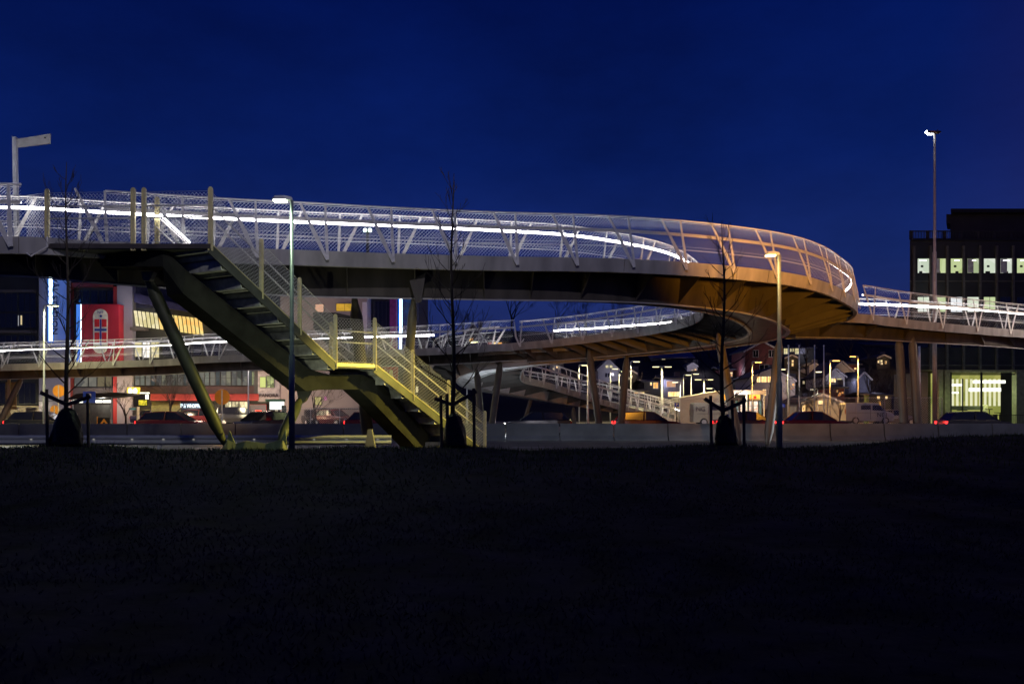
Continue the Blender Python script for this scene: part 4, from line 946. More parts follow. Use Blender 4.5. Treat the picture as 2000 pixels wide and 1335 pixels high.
f.panel('sign_wall', 505.5, 548, 724, 784, mat('warm_grey', (.34,.32,.31), .8), .3, 1)
f2 = Fac(t, Y-.35); f2.window(508, 519, 736, 756, emit('gw2', (.70,.75,.25), 1.0), 0, 0); f2.window(521, 535, 734, 756, emit('gw3', (.65,.7,.3), .9, (.1,.1,.05), 3.5), 1, 0)
build('lettering', text_mb('PANORA', .42, .04, face_cam(P(525,772,Y-.36)), bold=.006), mat('dark_letters', (.03,.02,.02), .5), t, world=True)
for px, py, pw, c in ((275,640,68,(1,.8,.4)), (330,812,153,(1,.75,.45)), (372,742,60,(1,.72,.6)), (520,700,80,(1,.8,.75)), (430,655,60,(.8,.8,1)), (400,812,153,(1,.75,.45)), (463,796,102,(1,.85,.5)), (505,812,76,(1,.4,.3)), (400,742,102,(1,.75,.6)), (480,742,102,(1,.75,.6)), (300,742,102,(1,.8,.6))): light(t, P(px,py,Y-3)-Vector(t.location), pw*1.8, c, .3)  # fill lights added along the shop facade
t = thing('yellow_signpost', 'glowing yellow sign box with two white ovals on the pillar', 'sign', (X_(258,Y-1),Y-1,Z_(771,Y))); f = Fac(t, Y-1.2)
f.panel('sign_box', 248, 270, 756, 771, emit('yellow_box', (1,.70,.06), 2.0), 0, .4)
for px in (254.5, 264): 
    m = MB(); m.sphere(P(px,763.5,Y-1.22), .22, 14, 8, (.8,.2,1.2)); build('oval', m, E_white, t, world=True, smooth=True)
light(t, P(250,762,Y-2.0)-Vector(t.location), 90, (1,.72,.08), .2)
t = thing('menu_signs', 'black and yellow lit menu panels below the yellow sign box', 'sign', (X_(277,Y-2),Y-2,.12)); f = Fac(t, Y-2)
f.panel('menu_board', 261, 289, 771, 794, M_black, 0, .15); f.panel('yellow_panel', 271, 287, 781, 791, emit('yl', (.9,.75,.05), 1.2, (.3,.25,.02), 6), .05, .04); f.panel('white_tube', 273, 291, 766, 768, emit('wt', (1,1,.8), 3), 0, .1); f.panel('white_tube', 286, 291, 770, 779, emit('wt', (1,1,.8), 3), .2, .1); f.panel('sign_leg', 267, 271, 794, 829, mat('cream_leg', (.6,.55,.4), .6), 0, .15)
f.panel('flower_motif', 237, 252, 796, 800, mat('teal', (.02,.12,.2), .5), -1.5, .05)
t = thing('kiosk_sign', 'white lit sign box over a green kiosk beside the beige wall', 'sign', (X_(540,Y-3),Y-3,.12)); f = Fac(t, Y-3)
f.panel('light_box', 527, 553, 784, 799, emit('kiosk_white', (.9,1,.95), 2.2), 0, .3); f.panel('canopy', 520, 552, 779, 784, mat('green_canopy', (.05,.12,.07), .6), .3, 1.2); f.panel('sign_leg', 537, 542, 799, 836, mat('cream_leg', (.6,.55,.4)), 0, .15); f.panel('side_box', 550, 558, 791, 805, M_dark, .1, .3)
light(t, P(538,805,Y-5)-Vector(t.location), 50, (.9,1,.8), .2)
# beige building
t = thing('beige_building', 'plain beige rendered building behind the middle of the staircase', 'building', (X_(620,Y),Y+5,.12)); f = Fac(t, Y)
f.panel('wall', 548.5, 718, 540, 838, M_beige, .2, 9)
f3 = Fac(t, Y-.2); f3.window(616, 632, 594, 609, emit('peach', (1,.55,.35), .9), 0, 0); f3.window(657, 690, 593, 607, emit('amber_panel', (.75,.42,.05), .8, (.5,.3,.03), 2), 1, 0)
m = MB(); m.prism([P(612,640,Y-.22),P(612,610,Y-.22),P(655,610,Y-.22),P(700,620,Y-.22),P(712,700,Y-.22),P(660,700,Y-.22)], (0,.02,0)); build('dark_cladding', m, M_dark, t, world=True)
f3.panel('downpipe', 708, 717, 590, 720, M_white, .15, .1)
f3.window(615, 628, 775, 790, emit('small_yellow', (.7,.6,.25), .6), 1, 0); f3.panel('notice', 633, 638, 774, 781, emit('pink_notice', (.8,.3,.5), .6), .05, .04); f3.panel('band', 615, 718, 797, 799, M_soff, .1, .1); f3.panel('door', 652, 662, 802, 830, mat('garage_door', (.16,.14,.09)), .05, .05)
for px, py in ((600,600),(660,790),(600,790)): light(t, P(px,py,Y-3)-Vector(t.location), 60, (1,.75,.62), .3)  # added fill for the beige wall
t = thing('blue_lit_building', 'dark glass building end with purple glow and vertical blue letters right of the beige wall', 'building', (X_(775,Y+2),Y+6,.12)); f = Fac(t, Y+2)
f.panel('wall', 718.5, 818, 524, 838, M_dark, 0, 9); f.panel('glass', 722, 762, 588, 645, M_dglass, .03, .05)
for i in range(5): f.panel('window_bar', 722+i*8, 722.8+i*8, 588, 645, M_dark, .08, .06)
f.panel('purple_panel', 762, 775, 560, 745, mat('purple_panel', (.25,.03,.12), .5), .3, .4); f.panel('red_panel', 738, 778, 716, 746, M_red, .35, .3)
light(t, P(768,640,Y-3)-Vector(t.location), 90, (.8,.25,.7), .3)
vert_sign(t, Y+2, 781, 792, 530, 682, 'ULLEV\u00c5L STADION', 9, 3.5)
f.window(795, 800, 753, 765, E_cream, 0, 0); f.window(812, 817, 754, 766, E_cream, 0, 0)

# office block on the right
Y = 86.0; t = thing('office_block', 'dark office block with rows of lit square windows and a glazed ground floor', 'building', (X_(1900,Y),Y+6,.12)); f = Fac(t, Y)

def skew(name, px0, px1, py0, py1, Y0, dep, m_):
    b = MB(); z0, z1 = Z_(py1,86.), Z_(py0,86.); xa, xb = X_(px0,86.), X_(px1,86.); k = dep*X_(px0,1.)*1.06
    b.prism([Vector((xa,Y0,z0)),Vector((xb,Y0,z0)),Vector((xb+k,Y0+dep,z0)),Vector((xa+k,Y0+dep,z0))], (0,0,z1-z0)); build(name, b, m_, t, world=True)
skew('wall', 1777, 2120, 470, 722, Y, 14, M_dark); f.panel('ground_core', 1850, 2120, 722, 838, M_dark, -4, 8); skew('roof_slab', 1776, 2122, 466, 470, Y-.2, 14.4, M_black)
skew('penthouse', 1871, 2120, 412, 466, Y+1.5, 9, M_dark); skew('penthouse_roof', 1862, 2122, 405, 412, Y+.5, 11, M_black)
skew('penthouse_side', 1862, 1871, 412, 430, Y+1.4, 3, M_dark)
m = MB(); f.panel('parapet_rail', 1777, 2120, 450.5, 452.5, M_dark, .1, .1)
for i in range(11): f.panel('parapet_post', 1777+i*32.4, 1783+i*32.4, 450, 468, M_dark, .05, .2)
b = MB()
for i in range(115): x = X_(1779+i*3,Y); b.box((x-.03,Y-.02,Z_(467,Y)),(x+.03,Y+.02,Z_(451,Y)))
build('parapet_bars', b, M_dark, t, world=True)
M_pil = mat('pilaster_grey', (.10,.10,.09), .6)
for i in range(11): f.panel('pilaster', 1782+i*32.3, 1786+i*32.3, 480, 722, M_pil, .22, .3)
for i in range(10):
    x0 = 1792+i*32.3
    f.window(x0, x0+23, 505, 533, emit('off%d' % (i%5), ((.62,.72,.55),(.55,.66,.30),(.52,.62,.26),(.75,.80,.66),(.70,.80,.62))[i%5], .85, ((.85,.9,.8),(.7,.8,.45),(.65,.75,.4),(.4,.5,.25),(.9,.95,.85))[i%5], .7), 0, 0)
    b = MB(); b.box((X_(x0+3+i%4*3,Y),Y-.05,Z_(533,Y)),(X_(x0+9+i%3*3,Y),Y-.03,Z_(529.5,Y))); 
    if i%2 == 0: b.box((X_(x0+6,Y),Y-.05,Z_(522,Y)),(X_(x0+11,Y),Y-.03,Z_(518,Y)))
    build('desk', b, M_black, t, world=True)
    if i%3 != 1: f.panel('ceiling_light', x0+3+i%4*2, x0+17, 508, 509.5, E_white, .06, .02)
    f.panel('blind', x0+.4, x0+6+i*5%9, 505.4, 533-.5, mat('blind_%d' % (i%2), ((.5,.52,.45),(.6,.62,.6))[i%2], .8), .055, .02) if i%2 else None
    if i < 5: f.window(x0, x0+23, 580, 609, emit('offb%d' % (i%3), ((.88,.92,.85),(.62,.74,.42),(.90,.93,.95))[i%3], .95, ((.7,.8,.6),(.5,.6,.3),(.75,.8,.8))[i%3], .6), 1 if i%2==0 else 0, 0)
    else: f.window(x0, x0+23, 580, 609, M_dglass, 0, 0)
    f.window(x0, x0+23, 655, 678, M_dglass, 0, 0)
for z in (548, 626, 712): f.panel('floor_band', 1777, 2120, z, z+2, M_pil, .12, .15)
# glazed ground floor: room behind glass bars, wall and fins glow to look lit
f.panel('lobby_floor', 1852, 1990, 833, 838, M_pave, -.2, 4); f.panel('lobby_back_wall', 1852, 1992, 726, 832, emit('lobby_wall_glow', (.30,.33,.07), .75, (.52,.50,.14), .9), -3.4, .2)
for i in range(14): f.panel('lobby_fin_glow', 1860+i*9.4, 1864+i*9.4, 738, 792, emit('lobby_fin_glow', (.85,.85,.55), .95), -2.9, .1)
f.panel('ceiling_light', 1862, 1905, 748, 752, emit('ceil', (1,1,.85), 1.9), -2.4, .3); f.panel('ceiling_light', 1922, 1984, 741, 747, emit('ceil', (1,1,.85), 1.9), -1.8, .3); f.panel('ceiling_light', 1922, 1984, 756, 763, emit('ceil', (1,1,.85), 1.9), -2.6, .3); f.panel('ceiling_light', 1860, 1900, 764, 767, emit('ceil', (1,1,.85), 1.9), -2.7, .3)
f.panel('counter', 1870, 1940, 792, 800, mat('counter', (.12,.13,.10), .6), -1.8, .4)
for a_, b_, c_ in ((1866,1884,806),(1888,1902,800),(1926,1938,803),(1944,1952,798),(1962,1976,805)): f.panel('table', a_, b_, c_, c_+1.5, M_black, -1.2, .7); f.panel('table_leg', (a_+b_)/2-.6, (a_+b_)/2+.6, c_+1.6, 832, M_black, -1.4, .06)
f.panel('cabinet', 1942, 1953, 790, 812, mat('cream_leg', (.6,.55,.4)), -2.2, .4); f.panel('dark_post', 1895, 1897, 738, 832, M_black, -1.5, .1)
for px in (1857, 1917, 1985): f.panel('glazing_bar', px-1.6, px+1.6, 726, 832, M_black, .05, .15)
f.panel('lintel', 1852, 1992, 722, 727, mat('lintel', (.35,.36,.20), .5), .1, .3); f.panel('glazing_bar', 1859, 1984, 729.5, 732, M_black, .04, .1)
for px, w in ((1835,4),(1848,5),(1994,12)): f.panel('column', px-w, px+w, 722, 836, mat('green_grey_column', (.20,.21,.14), .6), .3, .8)
light(t, P(1920,770,Y+1.5)-Vector(t.location), 220, (.85,1,.45), .5); light(t, P(1920,800,Y-2.5)-Vector(t.location), 60, (.85,1,.45), .5); light(t, P(1846,780,Y-1.5)-Vector(t.location), 30, (.85,1,.45), .3)
light(t, P(1900,560,Y-5)-Vector(t.location), 90, (.8,.9,.8), .5)
Yt = Y+1.0
for i, px in enumerate((1868,1880,1893,1906,1932,1946,1958)):
    tt = thing('cafe_chair', 'dark chair number from the left inside the glazed ground floor', 'chair', (X_(px,Yt),Yt,.12), 'chairs in the glazed office lobby')
    tt['label'] = 'dark chair among the row inside the glazed lobby ground floor'
    m = MB(); m.box((-.22,-.22,.42),(.22,.22,.47)); build('seat', m, M_black, tt); m = MB(); m.box((-.22,.18,.47),(.22,.22,1.0)); build('backrest', m, M_dark, tt)
    for a in (-.19,.19):
        for b_ in (-.19,.19): m = MB(); m.box((a-.02,b_-.02,0),(a+.02,b_+.02,.42)); build('leg', m, M_black, tt)
# railings before office
tt = thing('low_railing', 'low black railing in front of the office ground floor', 'railing', (X_(1915,78),78,.12)); m = MB(); x0, x1 = X_(1835,78), X_(2060,78)
m.tube([(x0,78,1.1),(x1,78,1.1)], .03, 6); x = x0
while x < x1: m.tube([(x,78,.12),(x,78,1.1)], .012, 4); x += .2
build('rail_bars', m, M_black, tt, world=True)

# ------------------------------------------------------------------ hillside houses
def house(px0, px1, ridge, eave, base, Y, lb, wallm, wins, gable=True, depth=8, roofm=None, chimney=True, trim=M_wwood, name='house'):
    cx = (px0+px1)/2; t = thing(name, lb, 'house', (X_(cx,Y),Y+depth/2,Z_(base,Y)), 'houses on the hillside'); f = Fac(t, Y)
    x0, x1 = X_(px0,Y), X_(px1,Y); zb, ze, zr = Z_(base,Y)-1.5, Z_(eave,Y), Z_(ridge,Y); xm = (x0+x1)/2; m = MB(); rf = MB()
    if gable:
        m.prism([Vector((x0,Y,zb)),Vector((x1,Y,zb)),Vector((x1,Y,ze)),Vector((xm,Y,zr)),Vector((x0,Y,ze))], (0,depth,0))
        for s_, xe in ((-1,x0),(1,x1)):
            ov = (xe-xm)*.12; dz = (zr-ze)*.12
            rf.prism([Vector((xm,Y-.4,zr+.05)),Vector((xe+ov,Y-.4,ze-dz+.05)),Vector((xe+ov,Y-.4,ze-dz+.28)),Vector((xm,Y-.4,zr+.30))], (0,depth+.8,0))
    else:
        m.box((x0,Y,zb),(x1,Y+depth,ze)); 
        rf.prism([Vector((x0-.4,Y-.5,ze-.05)),Vector((x0-.4,Y+depth/2,zr)),Vector((x0-.4,Y+depth+.5,ze-.05)),Vector((x0-.4,Y+depth+.5,ze+.15)),Vector((x0-.4,Y+depth/2,zr+.22)),Vector((x0-.4,Y-.5,ze+.15))], (x1-x0+.8,0,0))
    build('wall', m, wallm, t, world=True); ro = build('roof', rf, roofm or M_roof, t, world=True)
    if gable:
        b = MB()
        for xe in (x0, x1): b.beam(Vector((xm,Y-.45,zr+.08)), Vector((xe+(xe-xm)*.12,Y-.45,ze-(zr-ze)*.12+.08)), .06, .22)
        build('bargeboard', b, trim, t, world=True)
    if chimney:
        b = MB(); b.box((xm+.8,Y+depth*.4,zr-1),(xm+1.5,Y+depth*.4+.7,zr+.8)); build('chimney', b, M_conc, t, world=True)
    for w in wins: f.window(w[0], w[1], w[2], w[3], w[4], w[5] if len(w) > 5 else 1, 0, proud=.03, fm=trim, fw=.7)
    t['label'] = ' '.join(t['label'].split()[:16])
    light(t, (X_(cx,Y)*0+(x1-x0)*.30, -depth/2-2.6, (zb+ze)/2+1.2-t.location.z), 85, ((1,.72,.5),(.85,.8,1),(1,.6,.3))[int(px0)%3], .2, name='house_fill_light')  # light added to brighten each house front
    return t
E_or2 = emit('orange_red_window', (1,.30,.06), 1.1, (1,.65,.2), 2)
D = M_dglass
house(1168,1208,703,722,748,140,'small white gabled house with two upper windows between the slanting columns',M_wwood,[(1183,1188,713,718,E_cream),(1191,1196,713,718,E_cream),(1182,1190,728,736,D),(1192,1199,728,736,D)])
house(1272,1352,686,699,726,150,'wide blue-grey house with a long pale roof and a yellow lit window',M_bwood,[(1293,1299,701,709,E_cream),(1252+40,1296,712,716,D),(1331,1341,701,713,E_warm),(1303,1309,702,707,E_warm)],gable=False,roofm=mat('pale_blue_roof',(.14,.15,.26),.7))
house(1372,1405,690,699,718,160,'pale house with white gable edge left of the brown column',M_wwood,[(1382,1388,702,709,D),(1391,1397,702,709,E_warm)])
house(1222,1268,694,702,716,158,'small dark house with one dim window left of the blue-grey house',M_dark,[(1254,1260,702,708,E_cream)],gable=False)
house(1455,1522,668,686,726,130,'dark red house with white framed windows above the fuel station',M_rwood,[(1471,1481,684,697,D),(1502,1512,684,697,D),(1484,1501,712,721,D)])
house(1466,1543,722,738,800,118,'white house with a gable of yellow lit windows behind the fuel station',M_wwood,[(1478,1485,735,746,E_warm),(1487,1497,735,746,E_warm),(1499,1506,735,746,E_warm),(1490,1496,760,772,E_warm),(1523,1528,760,771,E_warm),(1470,1475,745,750,D)],roofm=M_roof)
house(1528,1590,676,680,712,150,'modern house with a lit glass balcony strip above the flagpoles',M_dark,[(1531,1541,678,691,E_cream,2),(1543,1551,678,691,E_cream,2),(1553,1560,678,691,E_cream,1),(1563,1572,679,690,emit('bl',(.3,.3,.45),.5),0)],gable=False)
house(1622,1664,707,725,754,125,'rear pale gable of the double gabled house right of the orange lamp',M_wwood,[(1646,1652,737,744,E_cream)],chimney=False)
house(1612,1650,721,736,760,121,'front gable with a lit veranda below the double gabled house',M_wwood,[(1623,1632,739,746,E_warm),(1634,1643,739,747,E_cream)],chimney=False)
house(1567,1643,771,787,815,100,'low garage with a glowing warm front behind the street trees',M_tan,[(1598,1607,782,789,E_warm,0),(1562+5,1572,791,806,E_warm,0)],chimney=False)
house(1568,1612,738,742,756,130,'long low house with a strip of lit windows between the flagpoles',M_dark,[(1568,1571,744,749,E_cream),(1579,1585,744,749,E_cream),(1594,1600,743,750,E_warm),(1602,1608,743,750,E_cream)],gable=False)
house(1258,1296,742,746,764,120,'left one of the two lower houses with an orange curtain window',M_dark,[(1270,1273,746,752,E_warm,0),(1276,1285,744,758,E_or2)],gable=False)
house(1296,1334,736,740,775,118,'right one of the two lower houses with a patio lit below',M_bwood,[(1302,1319,744,755,emit('curtain',(.8,.35,.25),.7,(1,.6,.3),3)),(1305,1327,765,774,E_warm,3)],gable=False)
house(1232,1262,762,765,778,112,'dark low terrace with small warm lights left of the patio house',M_dark,[(1238,1248,765,768,E_warm,2),(1250,1258,765,768,E_warm,1)],gable=False,chimney=False)
house(898,950,632,668,692,160,'grey gabled house seen through the far railing with an orange window',mat('plum_board',(.09,.075,.10),.7),[(916,924,660,668,E_or2)])
house(950,990,664,668,690,165,'low dark house right of the grey gabled house with a reddish balcony',M_dark,[(952,960,668,673,emit('pinkish',(.5,.15,.15),.5)),(963,968,666,671,E_warm,0),(972,980,669,672,E_or2,0)],gable=False,chimney=False)
house(1118,1150,690,695,712,165,'dark house with two small yellow windows under the deck left of the first slanting column',M_dark,[(1117,1122,704,708,E_cream,0),(1135,1140,702,707,E_cream,0),(1142,1148,702,708,E_warm,0)],gable=False,chimney=False)
house(1690,1752,668,674,705,170,'dark house with tiny bright windows high behind the orange-lit tree',M_dark,[(1679+12,1694,682,685,E_white,0),(1696,1699,680,688,E_cream,0),(1722,1727,679,688,E_cream,0),(1737,1740,681,685,E_cream,0)],gable=False,chimney=False)
house(1672,1700,728,742,780,118,'dark grey gabled house left of the orange-lit tree',M_bwood,[(1679,1683,770,776,E_cream,0)])
house(1700,1740,768,773,812,108,'low dark outbuilding with small warm lights right of the van',M_dark,[(1713,1718,772,778,E_warm,0),(1729,1733,772,778,E_warm,0),(1700,1704,800,806,E_warm,0)],gable=False,chimney=False)

rndh = random.Random(5); k = 0
nouns = ['with added light in front','with two small upper windows','with one lit doorway','half hidden by trees','with a bright stair window','with lit kitchen windows']
for px, top, base, Y, w in ((1062,688,706,170,26),(1092,684,700,185,22),(1210,690,706,178,22),(1243,684,698,190,24),(1362,684,700,185,20),(1425,683,700,180,24),(1352,716,730,140,20),(1420,722,742,135,24),(1545,700,716,145,26),(1598,690,706,165,24),(1640,686,702,172,22),(1668,712,730,145,20),(1725,700,716,150,26),(1700,690,702,168,18),(1545,745,764,118,16),(1370,708,722,150,16),(1232,730,746,128,22),(1085,712,726,150,22),(1590,716,730,140,20),(1640,758,776,112,18)):
    nm = ['far','upper','lower','small','narrow','wide','dim'][k%7]; ws = []
    for q in range(rndh.randint(3,6)):
        a = px-w/2+2+rndh.random()*(w-6); b_ = top+3+rndh.random()*(base-top-9)
        ws.append((a, a+1.8+rndh.random()*2.2, b_, b_+2.6+rndh.random()*2.5, [E_warm,E_cream,E_warm,E_or2][rndh.randint(0,3)], 0))
    house(px-w/2, px+w/2, top-6, top, base, Y, '%s house %s %s' % (nm, nouns[k%6], ['left of the first slanting column','between the slanting columns','right of the ramp','above the fuel station','behind the flagpoles'][0 if px < 1150 else 1 if px < 1250 else 2 if px < 1440 else 3 if px < 1540 else 4]+' at %s height' % ('roof' if top < 700 else 'lamp' if top < 725 else 'fence')), [M_dark,M_bwood,M_wwood,M_rwood][k%4], ws, gable=k%2 == 0, depth=7); k += 1
# fuel station / flat building
Y = 84; t = thing('fuel_station', 'low grey flat-roofed building with a lit canopy and orange signs behind the cream van', 'building', (X_(1410,Y),Y+4,.12)); f = Fac(t, Y)
m = MB(); m.prism([P(1328,828,Y),P(1412,828,Y),P(1412,762,Y),P(1328,777,Y)], (0,6,0)); build('wall', m, mat('station_grey',(.30,.28,.28),.7,0,.05,1), t, world=True)
f.panel('canopy', 1410, 1490, 762, 770, M_grey, 1.0, 7); f.panel('back_wall', 1412, 1490, 770, 829, M_dark, -3, 1); f.panel('orange_sign', 1413, 1428, 770, 781, emit('os',(1,.35,.03),1.8,(1,.6,.1),3), .3,.3); f.panel('orange_sign', 1463, 1483, 770, 780, emit('os',(1,.35,.03),1.8), .3,.3)
f.panel('red_emblem', 1470, 1475, 773, 779, emit('re',(1,.05,.02),1.5), .4,.05)
for i, (a, b, c) in enumerate(((1413,1426,'A'),(1436,1443,'B'),(1446,1452,'A'),(1456,1461,'B'),(1463,1470,'A'),(1472,1480,'A'),(1482,1487,'B'))): f.window(a, b, 783, 812, emit('fs'+c, (1,.93,.8) if c == 'A' else (.5,.65,.6), 1.5 if c == 'A' else .6, (.8,.4,.2) if c == 'A' else (.1,.2,.1), 4), 0, 2)
for px in (1430, 1454, 1488): f.panel('canopy_post', px-1, px+1, 770, 829, M_pole, .8, .2)
light(t, P(1450,776,Y-1.5)-Vector(t.location), 240, (1,.85,.6), .3); light(t, P(1370,780,Y-4)-Vector(t.location), 60, (1,.85,.75), .3)
# utility cabinets
for px, py0, py1, Y, w, c, lb in ((1548,790,810,75,12,M_tan,'pale utility cabinet between fence and flagpoles'),(1721,782,792,80,4,M_tan,'short tan bollard light above the van bonnet'),(1692,769,783,84,6,mat('green_cab',(.15,.25,.10),.6),'small green cabinet above the van cab'),(44,806,832,64,16,M_redd,'dark red litter bin box beside the information board')):
    o = thing('utility_cabinet', lb, 'cabinet', (X_(px,Y),Y,.12)); hh = Z_(py0,Y)-.12; ww = w*Y/F/2
    m = MB(); m.box((-ww,-.2,0),(ww,.2,hh*.94)); build('body', m, c, o); m = MB(); m.box((-ww-.03,-.23,hh*.94),(ww+.03,.23,hh)); build('lid', m, M_soff, o); m = MB(); m.box((-.01,-.212,hh*.08),(.01,-.19,hh*.9)); build('door_seam', m, M_black, o)

# ------------------------------------------------------------------ vehicles
def car(label, x, Y, z, rz, paint, kind='hatch', lit=0, Lc=4.3, hp=120, grp='cars near the road', text=None, orange=False):
    label = ' '.join(label.split()[:16])
    cat = 'van' if kind == 'van' else 'car'
    t = thing('parked_van' if kind == 'van' else 'parked_car', label, cat, (x,Y,z), grp, rz)
    if kind == 'van':
        body = [(-2.15,.45,.62,.78),(-2.18,.30,1.75,.84),(-2.10,.28,1.88,.86),(0.2,.26,1.90,.87),(.75,.26,1.80,.87),(1.25,.26,1.18,.86),(1.9,.27,1.02,.82),(2.15,.32,.85,.70),(2.2,.40,.62,.62)]
    elif kind == 'suv':
        body = [(-2.25,.45,.75,.80),(-2.25,.35,1.05,.88),(-1.2,.30,1.08,.92),(.8,.30,1.05,.92),(1.9,.32,.98,.88),(2.25,.38,.80,.78),(2.28,.45,.60,.72)]
    else:
        body = [(-2.12,.45,.70,.72),(-2.12,.32,.92,.80),(-1.2,.25,.95,.86),(.7,.25,.92,.86),(1.7,.27,.82,.82),(2.08,.35,.68,.70),(2.12,.42,.55,.62)]
    m = MB(); rings = []
    for xx, zl, zh, w in body:
        hmid = zl+(zh-zl)*.55; tw = .82 if kind != 'van' else .90
        rings.append([Vector((xx,-w*.92,zl)),Vector((xx,-w,hmid)),Vector((xx,-w*tw if kind=='van' else -w*.95,zh)),Vector((xx,w*tw if kind=='van' else w*.95,zh)),Vector((xx,w,hmid)),Vector((xx,w*.92,zl))])
    m.loft(rings); bd = build('body', m, paint, t)
    b2 = bd.modifiers.new('bevel', 'BEVEL'); b2.width = .05; b2.segments = 2; b2.limit_method = 'ANGLE'
    if kind == 'van':
        for s_ in (-1,1):
            m = MB(); m.prism([Vector((.15,s_*.835,1.22)),Vector((1.15,s_*.855,1.18)),Vector((.78,s_*.83,1.66)),Vector((.18,s_*.82,1.68))], (0,.06*s_,0)); build('side_window', m, M_dglass, t)
            m = MB(); m.prism([Vector((-.85,s_*.835,1.28)),Vector((-.0,s_*.835,1.28)),Vector((-.0,s_*.82,1.66)),Vector((-.85,s_*.82,1.66))], (0,.06*s_,0)); build('side_window', m, M_dglass, t)
            m = MB(); m.box((-.03,s_*.872-.005,.4),(.0,s_*.872+.005,1.7)); m.box((-1.9,s_*.875-.004,.98),(1.1,s_*.875+.004,1.0)); build('door_seam', m, M_black, t)
        m = MB(); m.prism([Vector((.80,-.72,1.70)),Vector((1.24,-.76,1.20)),Vector((1.24,.76,1.20)),Vector((.80,.72,1.70))], (.03,0,.04)); build('windscreen', m, M_dglass, t)
        if text:
            M = Matrix.Translation(Vector((1.0 if text == 'NGI' else -1.6,-.885,.80 if text == 'NGI' else 1.35))) @ Matrix.Rotation(math.radians(90),4,'X')
            build('lettering', text_mb(text, .52, .01, M, bold=.006), mat('van_letters',(.06,.06,.09),.5), t)
    else:
        zr = 1.66 if kind == 'suv' else 1.42; zb = 1.04 if kind == 'suv' else .90
        g = {'hatch':[(-1.95,zb,.74),(-1.55,zr-.06,.60),(-.2,zr,.62),(.35,zr-.04,.60),(1.1,zb,.74)],'sedan':[(-1.6,zb,.74),(-1.05,zr-.05,.58),(-.2,zr,.60),(.35,zr-.04,.58),(1.15,zb,.74)],'suv':[(-2.1,zb,.80),(-1.85,zr-.06,.68),(-.2,zr,.70),(.5,zr-.04,.68),(1.2,zb,.80)]}[kind]
        # glasshouse: profile swept across the width, tumblehome via ring widths
        m = MB(); m.loft([[Vector((gx,-w,zz)),Vector((gx,w,zz)),Vector((gx,w*1.02,zb-.02)),Vector((gx,-w*1.02,zb-.02))] for gx, zz, w in g]); build('glasshouse', m, M_dglass, t)
        m = MB(); m.loft([[Vector((gx,-w*.98,zz+.005)),Vector((gx,w*.98,zz+.005)),Vector((gx,w*.94,zz+.05)),Vector((gx,-w*.94,zz+.05))] for gx, zz, w in g[1:4]]); build('roof', m, paint, t)
        m = MB()
        for s_ in (-1,1):
            for (a, za, wa), (b_, zb_, wb) in ((g[0],g[1]),(g[3],g[4])): m.beam((a,s_*wa,za),(b_,s_*wb,zb_),.06,.05)
            m.beam((-.35,s_*.75,zb),(-.30,s_*.61,zr-.02),.06,.04)
        build('pillars', m, paint, t)
    for sx in (-1.32,1.32):
        for s_ in (-1,1):
            w = .78 if kind != 'suv' else .82
            m = MB(); m.tube([(sx,s_*w-.11*s_,.31),(sx,s_*w+.09*s_,.31)], .31, 18); wh = build('wheel', m, M_rubber, t, smooth=False)
            m = MB(); m.disc((sx,s_*(w+.095),.31), .20, (0,1,0), .02, 14); build('rim', m, M_galv, wh)
    e_h = E_head if lit&1 else mat('lamp_glass',(.4,.4,.42),.2); e_t = E_tail if lit&2 else mat('red_lamp_glass',(.25,.01,.01),.25)
    xf = body[-1][0]; xr = body[0][0]; zt = .72 if kind != 'van' else .95
    for s_ in (-1,1):
        m = MB(); m.box((xf-.12,s_*.56-.10,.56),(xf+.02,s_*.56+.10,.68)); build('headlight', m, e_h, t)
        m = MB(); m.box((xr-.03,s_*.70-.07,zt-.06),(xr+.10,s_*.70+.14,zt+.12 if kind!='van' else zt+.40)); build('tail_light', m, e_t, t)
        if lit&1: light(t, (xf+.1,s_*.56,.62), hp, (.82,.91,1) if hp > 500 else (1,.95,.85), .06, 'SPOT', 'headlight_beam', 38 if hp > 500 else 70, (math.radians(80 if hp > 500 else 84),0,math.radians(-90)))
    if lit&2: light(t, (xr-.25,0,.8), 14, (1,.03,.02), .2, name='tail_glow')
    m = MB(); m.box((xf-.02,-.26,.36),(xf+.025,.26,.46)); m.box((xr-.045,-.26,.60),(xr,.26,.71)); build('number_plate', m, M_white, t)
    return t
P_d = mat('black_car_paint',(.03,.03,.036),.22,.2,.1,2,spec=.6); P_r = mat('dark_red_car_paint',(.10,.012,.015),.22,.2,.1,2,spec=.6); P_b = mat('navy_car_paint',(.02,.02,.06),.22,.2,.1,2,spec=.6); P_w = mat('white_van_paint',(.55,.58,.60),.35,0,.05,2); P_c = mat('cream_van_paint',(.60,.56,.42),.35,0,.05,2); P_s = mat('silver_car_paint',(.30,.30,.32),.3,.4,.08,2)
gz = .12; pi = math.pi
car('white van with dark lettering on its door parked behind the chain-link fence', X_(1693,80), 80, .30, 0, P_w, 'van', 0, text='NGI', grp='white vans')
car('cream van partly hidden behind the right young tree and column', X_(1402,74), 74, .25, 0, P_c, 'van', 0, text='NG', grp='white vans')
def C(px, Y, rz, paint, kind, lit, lb, z=gz): car(lb, X_(px,Y), Y, z, rz, paint, kind, lit)
C(243,82,0,P_b,'sedan',0,'dark blue saloon parked right of the chevron board')
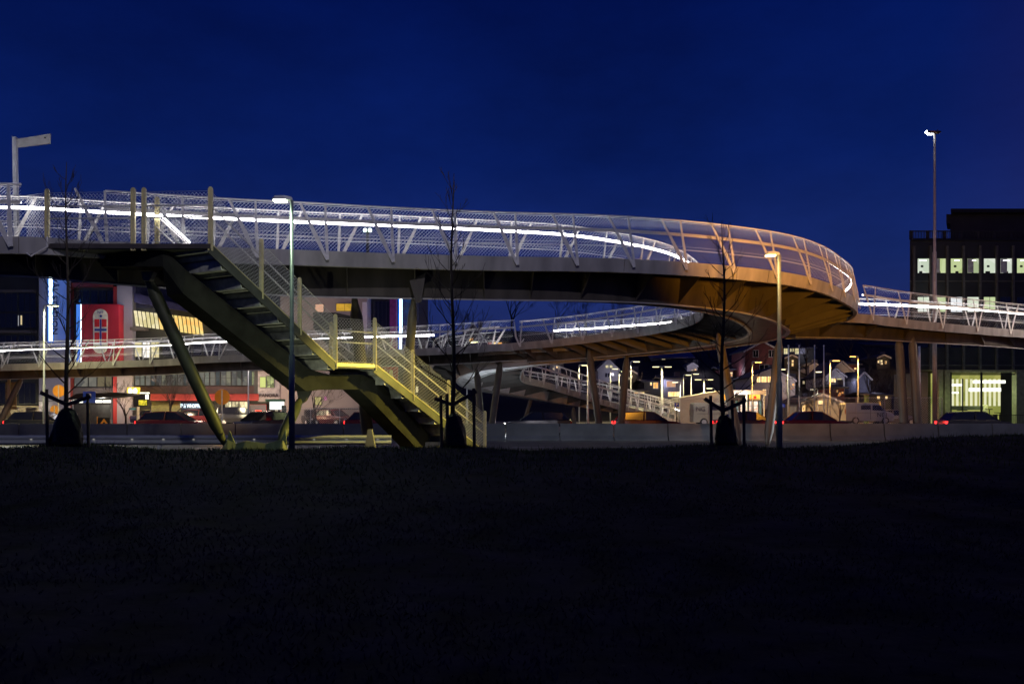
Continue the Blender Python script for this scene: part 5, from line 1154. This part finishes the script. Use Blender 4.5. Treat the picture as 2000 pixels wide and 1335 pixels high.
C(307,80,0,P_b,'sedan',0,'long dark saloon parked before the striped awning')
C(470,80,0.15,P_d,'suv',0,'black four-wheel drive parked behind the round orange sign')
C(545,82,pi/2+.3,P_d,'hatch',0,'dark hatchback parked under the white kiosk sign')
C(608,80,-pi/2+.5,P_d,'hatch',0,'dark hatchback parked left of its red twin by the beige wall')
C(652,78,-pi/2+.9,P_r,'hatch',0,'small dark red hatchback parked before the beige wall')
C(1745,84,0,P_s,'sedan',0,'silver car parked behind the nose of the white van')
C(400,80,0.0,P_r,'hatch',0,'dark red hatchback parked under the shop sign')
# moving cars at rest on the far carriageway
C(512,56,pi*.5*0-pi/2-.45,P_d,'hatch',1,'dark car facing the viewer with both headlights on before the shops',0)
C(1050,57,pi,P_d,'hatch',1,'dark car with headlights on driving left under the ramp',0)
ramp_car = [o for o in S.objects if o.get('label','').startswith('dark car with headlights on driving left')][0]
light(ramp_car, (2.6,0,.9), 300, (.80,.92,1), .2, name='soffit_fill_light')  # point light added ahead of the car to brighten the ramp soffit
C(1265,56,0,P_r,'hatch',2,'dark red car with tail lights on below the ramp railing',0)
C(1590,55,0,P_r,'sedan',2,'dark red saloon with tail lights on before the low garage',0)
C(1905,56,0,P_d,'hatch',2,'black car with tail lights on before the office ground floor',0)
C(340,56,0,P_r,'hatch',2,'dark red car with tail lights on behind the guard rail',0)
C(1320,92,-pi/2-.6,P_s,'hatch',1,'silver car with headlights on beside the ramp foot',gz)

car('unseen dark car added on the near carriageway left of the picture with headlights on', -27, 36.5, 0, .10, P_d, 'hatch', 1, hp=5500)  # car added for its beams along the barrier and road
car('unseen dark car added on the near carriageway right of the picture with headlights on', 30, 40.0, 0, pi-.04, P_d, 'sedan', 1, hp=5500)  # second unseen car, added to light the barrier from the right

C(85,57,0,P_d,'hatch',2,'black car with tail lights on at the far left behind the guard rail',0)
C(742,57,0,P_r,'hatch',2,'dark red car with tail lights on behind the lower staircase flight',0)
C(1462,57,0,P_d,'sedan',2,'black car with tail lights on behind the right young tree',0)
